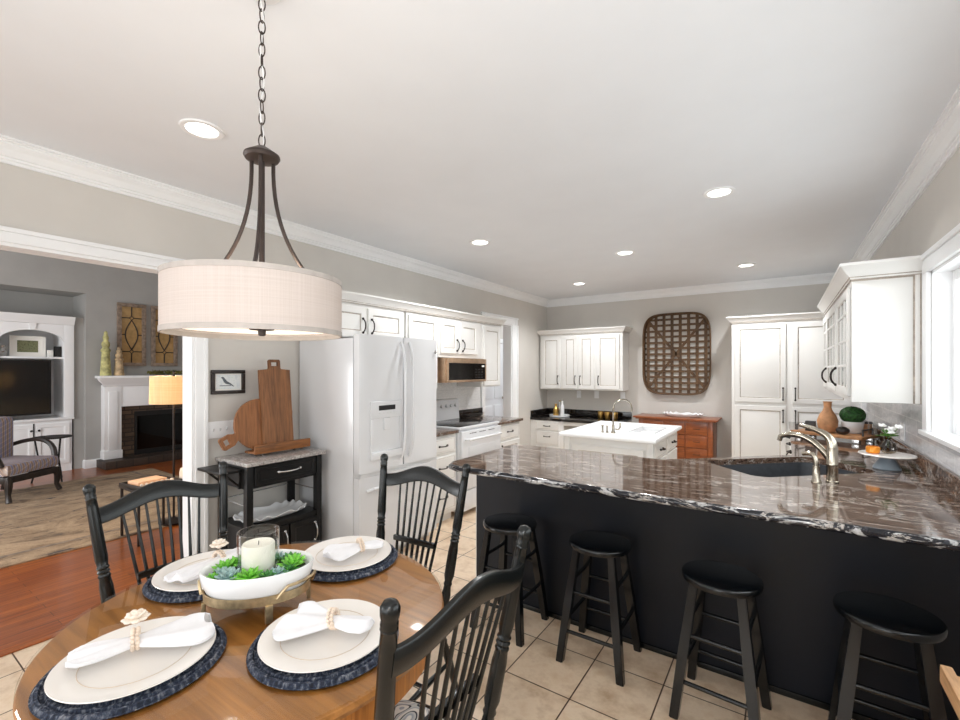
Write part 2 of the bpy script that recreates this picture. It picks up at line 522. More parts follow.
class B:
    def __init__(self):
        self.bm = bmesh.new()
        self.mi = 0

    def _new(self, faces):
        for f in faces:
            f.material_index = self.mi

    def box(self, x0, x1, y0, y1, z0, z1, bev=0.0, mat=None):
        x0, x1 = sorted((x0, x1)); y0, y1 = sorted((y0, y1)); z0, z1 = sorted((z0, z1))
        vs = [self.bm.verts.new(p) for p in ((x0, y0, z0), (x1, y0, z0), (x1, y1, z0), (x0, y1, z0),
                                             (x0, y0, z1), (x1, y0, z1), (x1, y1, z1), (x0, y1, z1))]
        fs = [self.bm.faces.new([vs[i] for i in q]) for q in ((3, 2, 1, 0), (4, 5, 6, 7), (0, 1, 5, 4), (1, 2, 6, 5), (2, 3, 7, 6), (3, 0, 4, 7))]
        self._new(fs)
        if bev > 0:
            bev = min(bev, 0.45 * min(x1 - x0, y1 - y0, z1 - z0))
            es = list({e for f in fs for e in f.edges})
            r = bmesh.ops.bevel(self.bm, geom=es, offset=bev, segments=2, affect='EDGES', profile=0.6)
            self._new(r['faces'])
        if mat is not None:
            bmesh.ops.transform(self.bm, matrix=mat, verts=list({v for f in self.bm.faces if f.is_valid for v in f.verts if v in vs or True})) if False else None
        return self

    def obox(self, M, sx, sy, sz, bev=0.0):
        """box of size sx,sy,sz centred at the origin of matrix M"""
        t = B()
        t.box(-sx / 2, sx / 2, -sy / 2, sy / 2, -sz / 2, sz / 2, bev)
        self.merge(t, M)
        return self

    def merge(self, other, M=None):
        if M is not None:
            bmesh.ops.transform(other.bm, matrix=M, verts=other.bm.verts[:])
        mp = {}
        for v in other.bm.verts:
            mp[v] = self.bm.verts.new(v.co)
        for f in other.bm.faces:
            try:
                g = self.bm.faces.new([mp[v] for v in f.verts])
                g.material_index = max(f.material_index, self.mi)
            except ValueError:
                pass
        other.bm.free()
        return self

    def rings(self, loops, closed_ring=True, cap0=True, cap1=True):
        """loops: list of lists of points (equal length) -> skin"""
        L = [[self.bm.verts.new(p) for p in lp] for lp in loops]
        n = len(L[0])
        fs = []
        for a, b in zip(L[:-1], L[1:]):
            for i in range(n if closed_ring else n - 1):
                j = (i + 1) % n
                fs.append(self.bm.faces.new((a[i], a[j], b[j], b[i])))
        if cap0 and closed_ring:
            fs.append(self.bm.faces.new(L[0][::-1]))
        if cap1 and closed_ring:
            fs.append(self.bm.faces.new(L[-1]))
        self._new(fs)
        return self

    def tube(self, pts, r, seg=8, closed=False, caps=True):
        pts = [Vector(p) for p in pts]
        n = len(pts)
        rs = r if isinstance(r, (list, tuple)) else [r] * n
        up = None
        loops = []
        for i, p in enumerate(pts):
            if closed:
                d = (pts[(i + 1) % n] - pts[i - 1]).normalized()
            else:
                d = (pts[min(i + 1, n - 1)] - pts[max(i - 1, 0)]).normalized()
            if up is None:
                up = Vector((0, 0, 1)) if abs(d.z) < 0.9 else Vector((1, 0, 0))
            a = d.cross(up)
            if a.length < 1e-6:
                a = d.orthogonal()
            a.normalize()
            b = a.cross(d).normalized()
            up = b
            loops.append([p + (a * math.cos(2 * PI * k / seg) + b * math.sin(2 * PI * k / seg)) * rs[i] for k in range(seg)])
        if closed:
            loops.append(loops[0])
            L = [[self.bm.verts.new(q) for q in lp] for lp in loops[:-1]]
            fs = []
            for i in range(n):
                A, C = L[i], L[(i + 1) % n]
                # match twist
                best = min(range(seg), key=lambda s: (C[s].co - A[0].co).length) if i == n - 1 else 0
                for k in range(seg):
                    fs.append(self.bm.faces.new((A[k], A[(k + 1) % seg], C[(k + 1 + best) % seg], C[(k + best) % seg])))
            self._new(fs)
            return self
        return self.rings(loops, True, caps, caps)

    def cyl(self, p0, p1, r0, r1=None, seg=16):
        return self.tube([p0, p1], [r0, r1 if r1 is not None else r0], seg)

    def lathe(self, prof, c=(0, 0, 0), seg=24, cap0=True, cap1=True, M=None, sx=1.0, sy=1.0):
        loops = []
        for r, z in prof:
            lp = [Vector((max(r, 1e-4) * sx * math.cos(2 * PI * k / seg), max(r, 1e-4) * sy * math.sin(2 * PI * k / seg), z)) for k in range(seg)]
            if M:
                lp = [M @ p for p in lp]
            loops.append([p + Vector(c) for p in lp])
        return self.rings(loops, True, cap0, cap1)

    def sphere(self, c, r, sx=1, sy=1, sz=1, seg=12, rings=8, M=None):
        prof = []
        for i in range(rings + 1):
            a = -PI / 2 + PI * i / rings
            prof.append((r * math.cos(a), r * sz * math.sin(a)))
        return self.lathe(prof, c, seg, True, True, M, sx, sy)

    def turned(self, p0, p1, prof, seg=12):
        """turned stick from p0 to p1, prof = [(t, r)]"""
        p0, p1 = Vector(p0), Vector(p1)
        d = (p1 - p0).normalized()
        a = d.orthogonal().normalized()
        b = d.cross(a)
        loops = [[p0.lerp(p1, t) + (a * math.cos(2 * PI * k / seg) + b * math.sin(2 * PI * k / seg)) * r for k in range(seg)] for t, r in prof]
        return self.rings(loops)

    def prism(self, poly, axis, a0, a1):
        """extrude a 2D polygon along axis ('X','Y','Z'); poly in the two other axes in order"""
        def P(u, v, t):
            return {'X': (t, u, v), 'Y': (u, t, v), 'Z': (u, v, t)}[axis]
        A = [self.bm.verts.new(P(u, v, a0)) for u, v in poly]
        C = [self.bm.verts.new(P(u, v, a1)) for u, v in poly]
        n = len(poly)
        fs = [self.bm.faces.new(A), self.bm.faces.new(C[::-1])]
        for i in range(n):
            fs.append(self.bm.faces.new((A[i], C[i], C[(i + 1) % n], A[(i + 1) % n])))
        self._new(fs)
        return self

    def sweep(self, path, prof, closed=False):
        """sweep profile [(offset to the left of travel, z)] along XY path with mitres"""
        n = len(path)
        P = [Vector((p[0], p[1])) for p in path]
        zs = [p[2] if len(p) > 2 else 0 for p in path]
        loops = []
        for i in range(n):
            if closed or 0 < i < n - 1:
                d0 = (P[i] - P[i - 1]).normalized()
                d1 = (P[(i + 1) % n] - P[i]).normalized()
            elif i == 0:
                d0 = d1 = (P[1] - P[0]).normalized()
            else:
                d0 = d1 = (P[-1] - P[-2]).normalized()
            n0 = Vector((-d0.y, d0.x)); n1 = Vector((-d1.y, d1.x))
            m = (n0 + n1)
            m = m / max(m.dot(n0), 1e-3)
            loops.append([(P[i].x + m.x * o, P[i].y + m.y * o, z + zs[i]) for o, z in prof])
        if closed:
            L = [[self.bm.verts.new(q) for q in lp] for lp in loops]
            k = len(prof)
            fs = []
            for i in range(n):
                A, C = L[i], L[(i + 1) % n]
                for j in range(k):
                    fs.append(self.bm.faces.new((A[j], A[(j + 1) % k], C[(j + 1) % k], C[j])))
            self._new(fs)
            return self
        return self.rings(loops)

    def plate(self, loops, axis, a0, a1):
        """extrude outer loop with holes (2D loops) along axis"""
        def P(u, v, t):
            return {'X': (t, u, v), 'Y': (u, t, v), 'Z': (u, v, t)}[axis]
        for t in (a0, a1):
            es = []
            for lp in loops:
                vs = [self.bm.verts.new(P(u, v, t)) for u, v in lp]
                es += [self.bm.edges.new((vs[i], vs[(i + 1) % len(vs)])) for i in range(len(vs))]
            bmesh.ops.triangle_fill(self.bm, use_beauty=True, use_dissolve=False, edges=es)
        for lp in loops:
            A = [self.bm.verts.new(P(u, v, a0)) for u, v in lp]
            C = [self.bm.verts.new(P(u, v, a1)) for u, v in lp]
            for i in range(len(lp)):
                self.bm.faces.new((A[i], C[i], C[(i + 1) % len(lp)], A[(i + 1) % len(lp)]))
        bmesh.ops.remove_doubles(self.bm, verts=self.bm.verts[:], dist=1e-6)
        return self

    def build(self, name, mats, parent=None, at=None, smooth=35, fix=True):
        if fix:
            bmesh.ops.recalc_face_normals(self.bm, faces=self.bm.faces[:])
        me = bpy.data.meshes.new(name)
        off = Vector((0, 0, 0))
        if parent is not None:
            off = OFF.get(parent.name, Vector((0, 0, 0)))
        elif at is not None:
            off = Vector(at)
        if off.length > 0:
            bmesh.ops.translate(self.bm, vec=-off, verts=self.bm.verts[:])
        self.bm.to_mesh(me)
        self.bm.free()
        for m in (mats if isinstance(mats, (list, tuple)) else [mats]):
            me.materials.append(MATS[m])
        if smooth:
            for p in me.polygons:
                p.use_smooth = True
            me.set_sharp_from_angle(angle=math.radians(smooth))
        o = bpy.data.objects.new(name, me)
        COL.objects.link(o)
        if parent is not None:
            o.parent = parent
        elif at is not None:
            o.location = off
        OFF[o.name] = off
        return o


def tag(o, label, cat, group=None, kind=None):
    o['label'] = label
    o['category'] = cat
    if group:
        o['group'] = group
    if kind:
        o['kind'] = kind
    return o


def thing(name, label, cat, loc, group=None):
    o = bpy.data.objects.new(name, None)
    o.empty_display_size = 0.1
    COL.objects.link(o)
    o.location = loc
    OFF[o.name] = Vector(loc)
    return tag(o, label, cat, group)


def struct(o):
    o['kind'] = 'structure'
    return o


def copy_tree(o, parent=None):
    c = o.copy()
    COL.objects.link(c)
    if parent is not None:
        c.parent = parent
        c.matrix_parent_inverse = o.matrix_parent_inverse.copy()
    for ch in list(o.children):
        copy_tree(ch, c)
    return c


def bx(*a, **k):
    return B().box(*a, **k)


# ------------------------------------------------------------------ structure
XL, XR, YB, YF, H = -3.38, 0.71, 7.07, -2.20, 2.715
OP0, OP1, OPZ = -1.35, 1.463, 2.19        # opening to the living room
D0, D1, DZ = 5.10, 5.84, 2.20            # doorway to the hall
LX = -8.90                               # living room fireplace wall

struct(bx(XL - 0.065, XR + 0.2, YF - 0.15, YB + 0.15, -0.1, 0).build('floor', 'floor_tile'))
struct(bx(-9.7, XL - 0.065, -2.7, 8.4, -0.1, 0).build('floor', 'hardwood'))
struct(bx(XL - 0.13, XR + 0.2, YF - 0.15, YB + 0.15, H, H + 0.1).build('ceiling', 'ceiling_paint'))
b = B()
b.box(XL - 0.13, XL, YF - 0.15, OP0, 0, H)
b.box(XL - 0.13, XL, OP0, OP1, OPZ, H)
b.box(XL - 0.13, XL, OP1, D0, 0, H)
b.box(XL - 0.13, XL, D0, D1, DZ, H)
b.box(XL - 0.13, XL, D1, YB + 0.15, 0, H)
struct(b.build('wall_left', 'wall_paint'))
struct(bx(XL, XR + 0.2, YB, YB + 0.15, 0, H).build('wall_back', 'wall_paint'))
b = B()                                                # right wall with one long window
WY0, WY1, WZ0, WZ1 = 0.45, 3.60, 1.165, 2.09
b.box(XR, XR + 0.2, YF - 0.15, WY0, 0, H)
b.box(XR, XR + 0.2, WY1, YB, 0, H)
b.box(XR, XR + 0.2, WY0, WY1, 0, WZ0)
b.box(XR, XR + 0.2, WY0, WY1, WZ1, H)
struct(b.build('wall_right', 'wall_paint'))
b = B()                                                # rear wall with two windows
b.box(XL, XR, YF - 0.15, YF, 0, 0.5)
b.box(XL, XR, YF - 0.15, YF, 2.2, H)
for x0, x1 in ((XL, -3.2), (-1.7, -1.3), (0.2, XR)):
    b.box(x0, x1, YF - 0.15, YF, 0.5, 2.2)
struct(b.build('wall_front', 'wall_paint'))

# living room and hall shell
struct(bx(-9.7, XL - 0.13, -2.7, 8.4, 3.4, 3.5).build('ceiling', 'ceiling_paint'))
b = B()
b.box(LX - 0.8, LX, 2.315, 4.5, 0, 3.4)
b.box(LX - 0.8, LX, -2.7, 0.5, 0, 3.4)
b.box(LX - 0.8, LX, 0.5, 2.315, 2.70, 3.4)
b.box(LX - 0.8, LX - 0.62, 0.5, 2.315, 0, 2.70)
b.box(LX - 0.62, LX - 0.09, 2.195, 2.315, 0, 2.33)
struct(b.build('wall_far', 'living_grey'))
struct(bx(-9.7, XL - 0.13, 4.4, 4.52, 0, 3.4).build('wall_living', 'living_grey'))
struct(bx(-9.7, XL - 0.13, -2.7, -2.55, 0, 3.4).build('wall_living', 'living_grey'))
struct(bx(-4.72, -4.6, 4.52, 8.4, 0, 3.4).build('wall_hall', 'wall_paint'))
struct(bx(-4.6, XL - 0.13, 8.25, 8.4, 0, 3.4).build('wall_hall', 'wall_paint'))

CROWN = [(0, 0), (0, -0.112), (0.014, -0.112), (0.014, -0.097), (0.022, -0.092), (0.022, -0.082), (0.032, -0.078), (0.050, -0.048), (0.074, -0.030), (0.074, -0.020), (0.083, -0.017), (0.083, -0.011), (0.098, -0.011), (0.098, 0)]
b = B()
b.sweep([(XL, YF, H), (XR, YF, H), (XR, YB, H), (XL, YB, H)], CROWN, closed=True)
struct(b.build('trim_1', 'trim_white', smooth=12))


def casing(b, y0, y1, z1, x, d, wid=0.095, leg=0.0, head=None, sides=(1, 1)):
    """flat stepped casing round an opening in the plane x, projecting by d (signed)"""
    head = head or wid
    e = 0.0006
    for k, (a0, a1, o0, o1) in enumerate(((y0 - wid, y0, y0 - wid - 0.008, y0 - wid + 0.016), (y1, y1 + wid, y1 + wid - 0.016, y1 + wid + 0.008))):
        if sides[k]:
            b.box(x, x + d, a0 + e, a1 - e, leg, z1 - e, 0.003)
            b.box(x, x + d * 1.5, o0, o1, leg, z1 - e, 0.003)
    b.box(x, x + d * 1.02, y0 - wid + e, y1 + wid - e, z1, z1 + head - 0.016, 0.003)
    b.box(x, x + d * 1.5, y0 - wid - 0.008, y1 + wid + 0.008, z1 + head - 0.016, z1 + head + 0.008, 0.003)


b = B()
casing(b, OP0, OP1, OPZ, XL, 0.02, 0.07)
for y0, y1 in ((OP0, OP0 + 0.018), (OP1 - 0.018, OP1)):
    b.box(XL - 0.135, XL + 0.004, y0, y1, 0, OPZ - 0.019)
b.box(XL - 0.135, XL + 0.004, OP0, OP1, OPZ - 0.018, OPZ)
casing(b, OP0, OP1, OPZ, XL - 0.13, -0.02, 0.07)
struct(b.build('trim_2', 'trim_white'))
b = B()
casing(b, D0 + 0.0, D1, DZ, XL, 0.02, 0.085, 0.95, 0.10, (1, 0))
b.box(XL, XL + 0.02, D1, D1 + 0.16, 0, DZ - 0.001, 0.003)
b.box(XL, XL + 0.03, D1 + 0.13, D1 + 0.17, 0, DZ - 0.001, 0.003)
b.box(XL, XL + 0.0205, D1 + 0.086, D1 + 0.16, DZ, DZ + 0.085, 0.003)
b.box(XL, XL + 0.03, D1 + 0.094, D1 + 0.17, DZ + 0.084, DZ + 0.108, 0.003)
for y0, y1 in ((D0, D0 + 0.018), (D1 - 0.018, D1)):
    b.box(XL - 0.135, XL + 0.004, y0, y1, 0, DZ - 0.019)
b.box(XL - 0.135, XL + 0.004, D0, D1, DZ - 0.018, DZ)
struct(b.build('trim_3', 'trim_white'))
BASE = [(0, 0), (0.016, 0), (0.016, 0.105), (0.008, 0.125), (0, 0.13)]
struct(B().sweep([(XL, 1.0 + 1.41 - 0.9), (XL, 3.15)][::-1], BASE).build('baseboard_left', 'trim_white'))
struct(B().sweep([(LX, 2.49), (LX, 2.315), (LX - 0.62, 2.315)], BASE).build('baseboard_far', 'trim_white'))
struct(bx(XL - 0.09, XL - 0.045, OP0 + 0.02, OP1 - 0.02, 0, 0.009, bev=0.004).build('trim_4', 'hardwood'))

# right-hand window: casing, jambs, sashes, glass
b = B()
cw = 0.10
b.box(XR, XR - 0.022, WY1, WY1 + cw, WZ0 + 0.001, WZ1 - 0.001, 0.004)
b.box(XR, XR - 0.022, WY0 - cw, WY0, WZ0 + 0.001, WZ1 - 0.001, 0.004)
b.box(XR, XR - 0.0225, WY0 - cw, WY1 + cw, WZ1, WZ1 + cw - 0.02, 0.004)
b.box(XR, XR - 0.034, WY0 - cw - 0.01, WY1 + cw + 0.01, WZ1 + cw - 0.0195, WZ1 + cw + 0.01, 0.004)
b.box(XR + 0.195, XR - 0.04, WY0 - cw, WY1 + cw, WZ0 - 0.025, WZ0 + 0.0005, 0.004)
for y0, y1 in ((WY1 - 0.015, WY1), (WY0, WY0 + 0.015)):
    b.box(XR, XR + 0.2, y0, y1, WZ0, WZ1)
b.box(XR, XR + 0.2, WY0, WY1, WZ1 - 0.015, WZ1)
win = struct(b.build('window_1', 'trim_white'))
b = B()
nsash = 3
for k in range(nsash):
    y0 = WY0 + 0.02 + k * (WY1 - WY0 - 0.04) / nsash
    y1 = WY0 + 0.02 + (k + 1) * (WY1 - WY0 - 0.04) / nsash
    for a in ((y0, y0 + 0.05), (y1 - 0.05, y1)):
        b.box(XR + 0.08, XR + 0.12, a[0], a[1], WZ0, WZ1 - 0.015, 0.003)
    b.box(XR + 0.082, XR + 0.118, y0 + 0.0505, y1 - 0.0505, WZ0, WZ0 + 0.06, 0.003)
    b.box(XR + 0.082, XR + 0.118, y0 + 0.0505, y1 - 0.0505, WZ1 - 0.07, WZ1 - 0.015, 0.003)
b.build('sash', 'trim_white', win)
bx(XR + 0.098, XR + 0.102, WY0 + 0.03, WY1 - 0.03, WZ0 + 0.02, WZ1 - 0.02).build('glass', 'window_glass', win)
# rear windows
for i, (x0, x1) in enumerate(((-3.2, -1.7), (-1.3, 0.2))):
    b = B()
    for a in ((x0 - 0.09, x0), (x1, x1 + 0.09)):
        b.box(a[0], a[1], YF, YF + 0.02, 0.41, 2.29, 0.003)
    b.box(x0 - 0.09, x1 + 0.09, YF, YF + 0.02, 2.2, 2.29, 0.003)
    b.box(x0 - 0.09, x1 + 0.09, YF, YF + 0.03, 0.41, 0.5, 0.003)
    xm = (x0 + x1) / 2
    for a in (x0 + 0.02, xm, x1 - 0.02):
        b.box(a - 0.025, a + 0.025, YF - 0.09, YF - 0.05, 0.5, 2.2)
    for a in (0.52, 1.35, 2.18):
        b.box(x0, x1, YF - 0.09, YF - 0.05, a - 0.025, a + 0.025)
    wn = struct(b.build('window_%d' % (i + 2), 'trim_white'))
    bx(x0, x1, YF - 0.072, YF - 0.068, 0.5, 2.2).build('glass', 'window_glass', wn)

# tiled backsplash on the right wall, and behind the range
struct(bx(XR - 0.008, XR, 2.15, 6.45, 1.012, WZ0 - 0.026).build('trim_5', 'marble_tile'))
struct(bx(XR - 0.008, XR, WY1 + cw + 0.002, 6.45, WZ0 - 0.026, 1.40).build('trim_6', 'marble_tile'))
struct(bx(XL, XL + 0.006, 3.2, 5.0, 0.91, 1.66).build('trim_7', 'white_subway'))

# closed panelled door seen through the hall doorway
b = B()
HX = -4.6
b.box(HX + 0.002, HX + 0.04, 6.80, 7.56, 0.01, 2.03, 0.004)
for z0, z1 in ((0.25, 0.85), (0.98, 1.85)):
    for y0, y1 in ((6.90, 7.14), (7.22, 7.46)):
        b.box(HX + 0.0405, HX + 0.052, y0, y1, z0, z1, 0.008)
b.box(HX + 0.001, HX + 0.03, 6.70, 6.795, 0, 2.04, 0.003)
b.box(HX + 0.001, HX + 0.03, 7.565, 7.66, 0, 2.04, 0.003)
b.box(HX + 0.001, HX + 0.03, 6.70, 7.66, 2.045, 2.13, 0.003)
dr = struct(b.build('door_1', 'trim_white'))
B().sphere((HX + 0.075, 7.50, 0.98), 0.028).build('door_knob', 'nickel', dr)


# ------------------------------------------------------------------ cabinetry
AX = {'+X': (Vector((0, 1, 0)), Vector((1, 0, 0))), '-Y': (Vector((1, 0, 0)), Vector((0, -1, 0))),
      '-X': (Vector((0, -1, 0)), Vector((-1, 0, 0))), '+Y': (Vector((-1, 0, 0)), Vector((0, 1, 0)))}
ZV = Vector((0, 0, 1))
CW = ['cabinet_white', 'glaze']
RAISED = [(0.0, 0.0, 0), (0.0, 0.017, 0), (0.003, 0.020, 0), (0.052, 0.020, 0), (0.055, 0.012, 0), (0.064, 0.010, 1), (0.068, 0.010, 0), (0.092, 0.017, 0)]
SLAB = [(0.0, 0.0, 0), (0.0, 0.014, 0), (0.004, 0.018, 0), (0.016, 0.018, 0), (0.018, 0.016, 1), (0.022, 0.016, 0), (0.026, 0.018, 0)]


class Face:
    """a vertical cabinet face: origin O (lower left seen from the front), u to the right, z up, n outwards"""
    def __init__(self, O, d):
        self.O = Vector(O)
        self.U, self.N = AX[d]

    def p(self, u, v, n=0.0):
        return self.O + self.U * u + ZV * v + self.N * n

    def panel(self, u0, u1, v0, v1, rings=RAISED, b=None):
        b = b or B()
        loops = []
        lim = min(u1 - u0, v1 - v0) * 0.46
        R = [r for r in rings if r[0] < lim]
        L = [[b.bm.verts.new(self.p(u, v, n)) for u, v in ((u0 + i, v0 + i), (u1 - i, v0 + i), (u1 - i, v1 - i), (u0 + i, v1 - i))] for i, n, m in R]
        for k in range(len(L) - 1):
            for i in range(4):
                f = b.bm.faces.new((L[k][i], L[k][(i + 1) % 4], L[k + 1][(i + 1) % 4], L[k + 1][i]))
                f.material_index = R[k + 1][2]
        b.bm.faces.new(L[-1])
        b.bm.faces.new(L[0][::-1])
        return b

    def boxp(self, b, u0, u1, v0, v1, n0, n1, bev=0.0):
        p, q = self.p(u0, v0, n0), self.p(u1, v1, n1)
        b.box(p.x, q.x, p.y, q.y, p.z, q.z, bev)
        return b

    def pull(self, parent, u, v, length=0.12, vert=True, n0=0.02, mat='bronze', r=0.0055, name='handle'):
        b = B()
        h = length / 2
        pts = []
        for t in [i / 10 for i in range(11)]:
            s = -h + 2 * h * t
            out = 0.006 + 0.030 * (1 - abs(2 * t - 1) ** 2.6)
            pts.append(self.p(u, v + s, n0 + out) if vert else self.p(u + s, v, n0 + out))
        b.tube(pts, [r * 1.25 if i in (0, 10) else r for i in range(11)], 8)
        for s in (-h, h):
            c = self.p(u, v + s, n0 + 0.006) if vert else self.p(u + s, v, n0 + 0.006)
            b.sphere(c, 0.011, seg=8, rings=6)
        return b.build(name, mat, parent)


def cabinet(name, label, loc_face, d, width, z0, z1, depth, doors=(), drawers=(), group=None, toe=0.0, cat='cabinet', bodymat=None, dhandles=True):
    """body box behind a face; doors/drawers: (u0,u1,v0,v1,handle) with handle = None | ('v',u,v) | ('h',u,v)"""
    f = Face((loc_face[0], loc_face[1], 0), d)
    mid = f.p(width / 2, z0, -depth / 2)
    root = thing(name, label, cat, (mid.x, mid.y, z0), group)
    b = B()
    f.boxp(b, 0, width, z0 + toe, z1, -depth, 0, 0.002)
    if toe:
        f.boxp(b, 0.0, width, z0, z0 + toe, -depth, -0.06)
    b.build('body', bodymat or CW, root)
    for kind, lst, rg in (('door', doors, RAISED), ('drawer', drawers, SLAB)):
        for (u0, u1, v0, v1, hd) in lst:
            o = f.panel(u0, u1, v0, v1, rg).build(kind, CW, root, smooth=20)
            if hd:
                f.pull(o, hd[1], hd[2], hd[3] if len(hd) > 3 else 0.12, hd[0] == 'v')
    return root, f


# left run, facing +X ------------------------------------------------
FX = -2.775
CAB_G = 'white glazed kitchen cabinets'
cabinet('base_cabinet', 'white drawer base cabinet between the white fridge and the range', (FX, 3.20), '+X', 0.46, 0, 0.875, 0.60, (),
        [(0.03, 0.43, 0.70, 0.85, ('h', 0.23, 0.775)), (0.03, 0.43, 0.42, 0.67, ('h', 0.23, 0.56)), (0.03, 0.43, 0.13, 0.39, ('h', 0.23, 0.27))], CAB_G, 0.09)
cabinet('base_cabinet', 'white base cabinet at the far end of the range beside the doorway', (FX, 4.455), '+X', 0.545, 0, 0.875, 0.60,
        [(0.03, 0.515, 0.13, 0.66, ('v', 0.08, 0.56))], [(0.03, 0.515, 0.69, 0.85, ('h', 0.27, 0.775))], CAB_G, 0.09)


def slab(name, label, x0, x1, y0, y1, z0, z1, mat, cat='countertop'):
    o = bx(x0, x1, y0, y1, z0, z1, bev=0.008).build(name, mat, at=((x0 + x1) / 2, (y0 + y1) / 2, z0))
    return tag(o, label, cat)


slab('countertop', 'short dark granite countertop between fridge and range', XL + 0.008, -2.745, 3.20, 3.675, 0.876, 0.91, 'granite')
slab('countertop', 'dark granite countertop beyond the range, ending at the doorway', XL + 0.008, -2.735, 4.452, 5.03, 0.876, 0.91, 'granite')
tag(bx(XL + 0.007, XL + 0.03, 4.46, 5.02, 0.911, 1.015, bev=0.002).build('splash_strip', 'granite_dark', at=(XL + 0.018, 4.7, 0.911)),
    'short dark granite splash strip on the wall beyond the range', 'backsplash')

UX = -3.0
UG = 'white upper cabinets on the left wall'
cabinet('upper_cabinet', 'white two-door cabinet above the fridge', (UX, 2.21), '+X', 0.93, 1.795, 2.085, 0.374,
        [(0.02, 0.445, 1.80, 2.055, ('v', 0.405, 1.90)), (0.47, 0.90, 1.80, 2.055, ('v', 0.505, 1.90))], (), UG)
cabinet('upper_cabinet', 'white narrow upper cabinet between the fridge cabinet and the microwave', (UX, 3.172), '+X', 0.465, 1.33, 2.085, 0.374,
        [(0.02, 0.445, 1.345, 2.055, None)], (), UG)
cabinet('upper_cabinet', 'white two-door upper cabinet directly above the microwave', (UX, 3.645), '+X', 0.82, 1.655, 2.085, 0.374,
        [(0.03, 0.335, 1.70, 2.055, ('v', 0.305, 1.79)), (0.375, 0.72, 1.70, 2.055, ('v', 0.41, 1.79))], (), UG)
cabinet('upper_cabinet', 'white tall single-door upper cabinet beside the hall doorway', (UX, 4.47), '+X', 0.43, 1.315, 2.085, 0.374,
        [(0.03, 0.40, 1.33, 2.055, None)], (), UG)
CCROWN = [(0, 0), (0.01, 0), (0.014, 0.012), (0.03, 0.03), (0.05, 0.062), (0.056, 0.066), (0.056, 0.08), (0, 0.08)]


def crown(n, path, z, mat=CW, prof=CCROWN, k=1.0):
    b = B().sweep([(p[0], p[1], z) for p in path], [(-o * k, h * k) for o, h in prof][::-1])
    b.mi = 1
    for o_, h_ in ((0.011, 0.0), (0.016, 0.012)):
        b.sweep([(p[0], p[1], z) for p in path], [(-(o_ - 0.006) * k, h_ * k - 0.004), (-o_ * k - 0.0005, h_ * k - 0.004), (-o_ * k - 0.0005, h_ * k + 0.0005), (-(o_ - 0.006) * k, h_ * k + 0.0005)][::-1])
    b.mi = 0
    return struct(b.build('trim_%d' % n, mat, smooth=25))


crown(8, [(XL, 2.21), (UX + 0.002, 2.21), (UX + 0.002, 4.902), (XL, 4.902)][::-1][::-1], 2.086)

# fridge --------------------------------------------------------------
fr = thing('refrigerator', 'white side by side refrigerator with an ice dispenser in its left door', 'refrigerator', (-2.98, 2.70, 0))
bx(-3.36, -2.685, 2.262, 3.165, 0.03, 1.765, bev=0.008).build('body', 'appliance_white', fr)
bx(-3.3, -2.70, 2.28, 3.15, 0.0, 0.03).build('kick_plate', 'appliance_grey', fr)


def fridge_door(y0, y1, z0, z1, x0=-2.678, x1=-2.60):
    b = B()
    n = 9
    loop = []
    for i in range(n):
        t = i / (n - 1)
        y = y0 + (y1 - y0) * t
        c = 1 - abs(2 * t - 1) ** 3.5
        loop.append((x1 - 0.02 + 0.02 * c, y))
    poly = [(x0, y0)] + loop + [(x0, y1)]
    b.prism(poly, 'Z', z0, z1)
    return b


dl = fridge_door(2.264, 2.726, 0.735, 1.79).build('door', 'appliance_white', fr, smooth=50)
drr = fridge_door(2.742, 3.163, 0.735, 1.79).build('door', 'appliance_white', fr, smooth=50)
dw = fridge_door(2.264, 3.163, 0.08, 0.705).build('freezer_drawer', 'appliance_white', fr, smooth=50)
for d_, y in ((dl, 2.688), (drr, 2.782)):
    b = B()
    pts = [(-2.605 + 0.006 + 0.045 * min(1, (1 - abs(2 * t - 1) ** 6)), y, 0.80 + 0.95 * t) for t in [i / 14 for i in range(15)]]
    b.tube(pts, 0.0125, 10)
    b.build('handle', 'appliance_white', d_)
b = B().tube([(-2.6, 2.33, 0.60), (-2.555, 2.35, 0.62), (-2.545, 2.71, 0.62), (-2.555, 3.08, 0.62), (-2.6, 3.1, 0.60)], 0.0125, 10)
b.build('handle', 'appliance_white', dw)
bx(-2.70, -2.612, 2.27, 3.158, 0.706, 0.734).build('gasket', 'appliance_grey', fr)
b = B()                                                # dispenser bezel with a recess
b.box(-2.606, -2.5925, 2.355, 2.385, 0.8855, 1.1445, 0.003)
b.box(-2.606, -2.5925, 2.665, 2.690, 0.8855, 1.1445, 0.003)
b.box(-2.606, -2.592, 2.355, 2.690, 1.145, 1.275, 0.004)
b.box(-2.606, -2.580, 2.355, 2.690, 0.83, 0.885, 0.004)
dp = b.build('dispenser_panel', 'appliance_white', dl)
bx(-2.606, -2.6005, 2.386, 2.664, 0.886, 1.144).build('dispenser_recess', 'appliance_white', dl)
bx(-2.593, -2.5905, 2.435, 2.612, 1.205, 1.243).build('display', 'black_matte', dl)
b = B()
for k in range(5):
    b.box(-2.593, -2.590, 2.44 + 0.038 * k, 2.455 + 0.038 * k, 1.178, 1.186)
b.build('button_row', 'appliance_grey', dl)
bx(-2.602, -2.588, 2.49, 2.56, 1.05, 1.144, bev=0.004).build('dispenser_spout', 'appliance_white', dl)
B().cyl((-2.6, 3.12, 1.68), (-2.594, 3.12, 1.68), 0.015).build('badge', 'silver', drr)

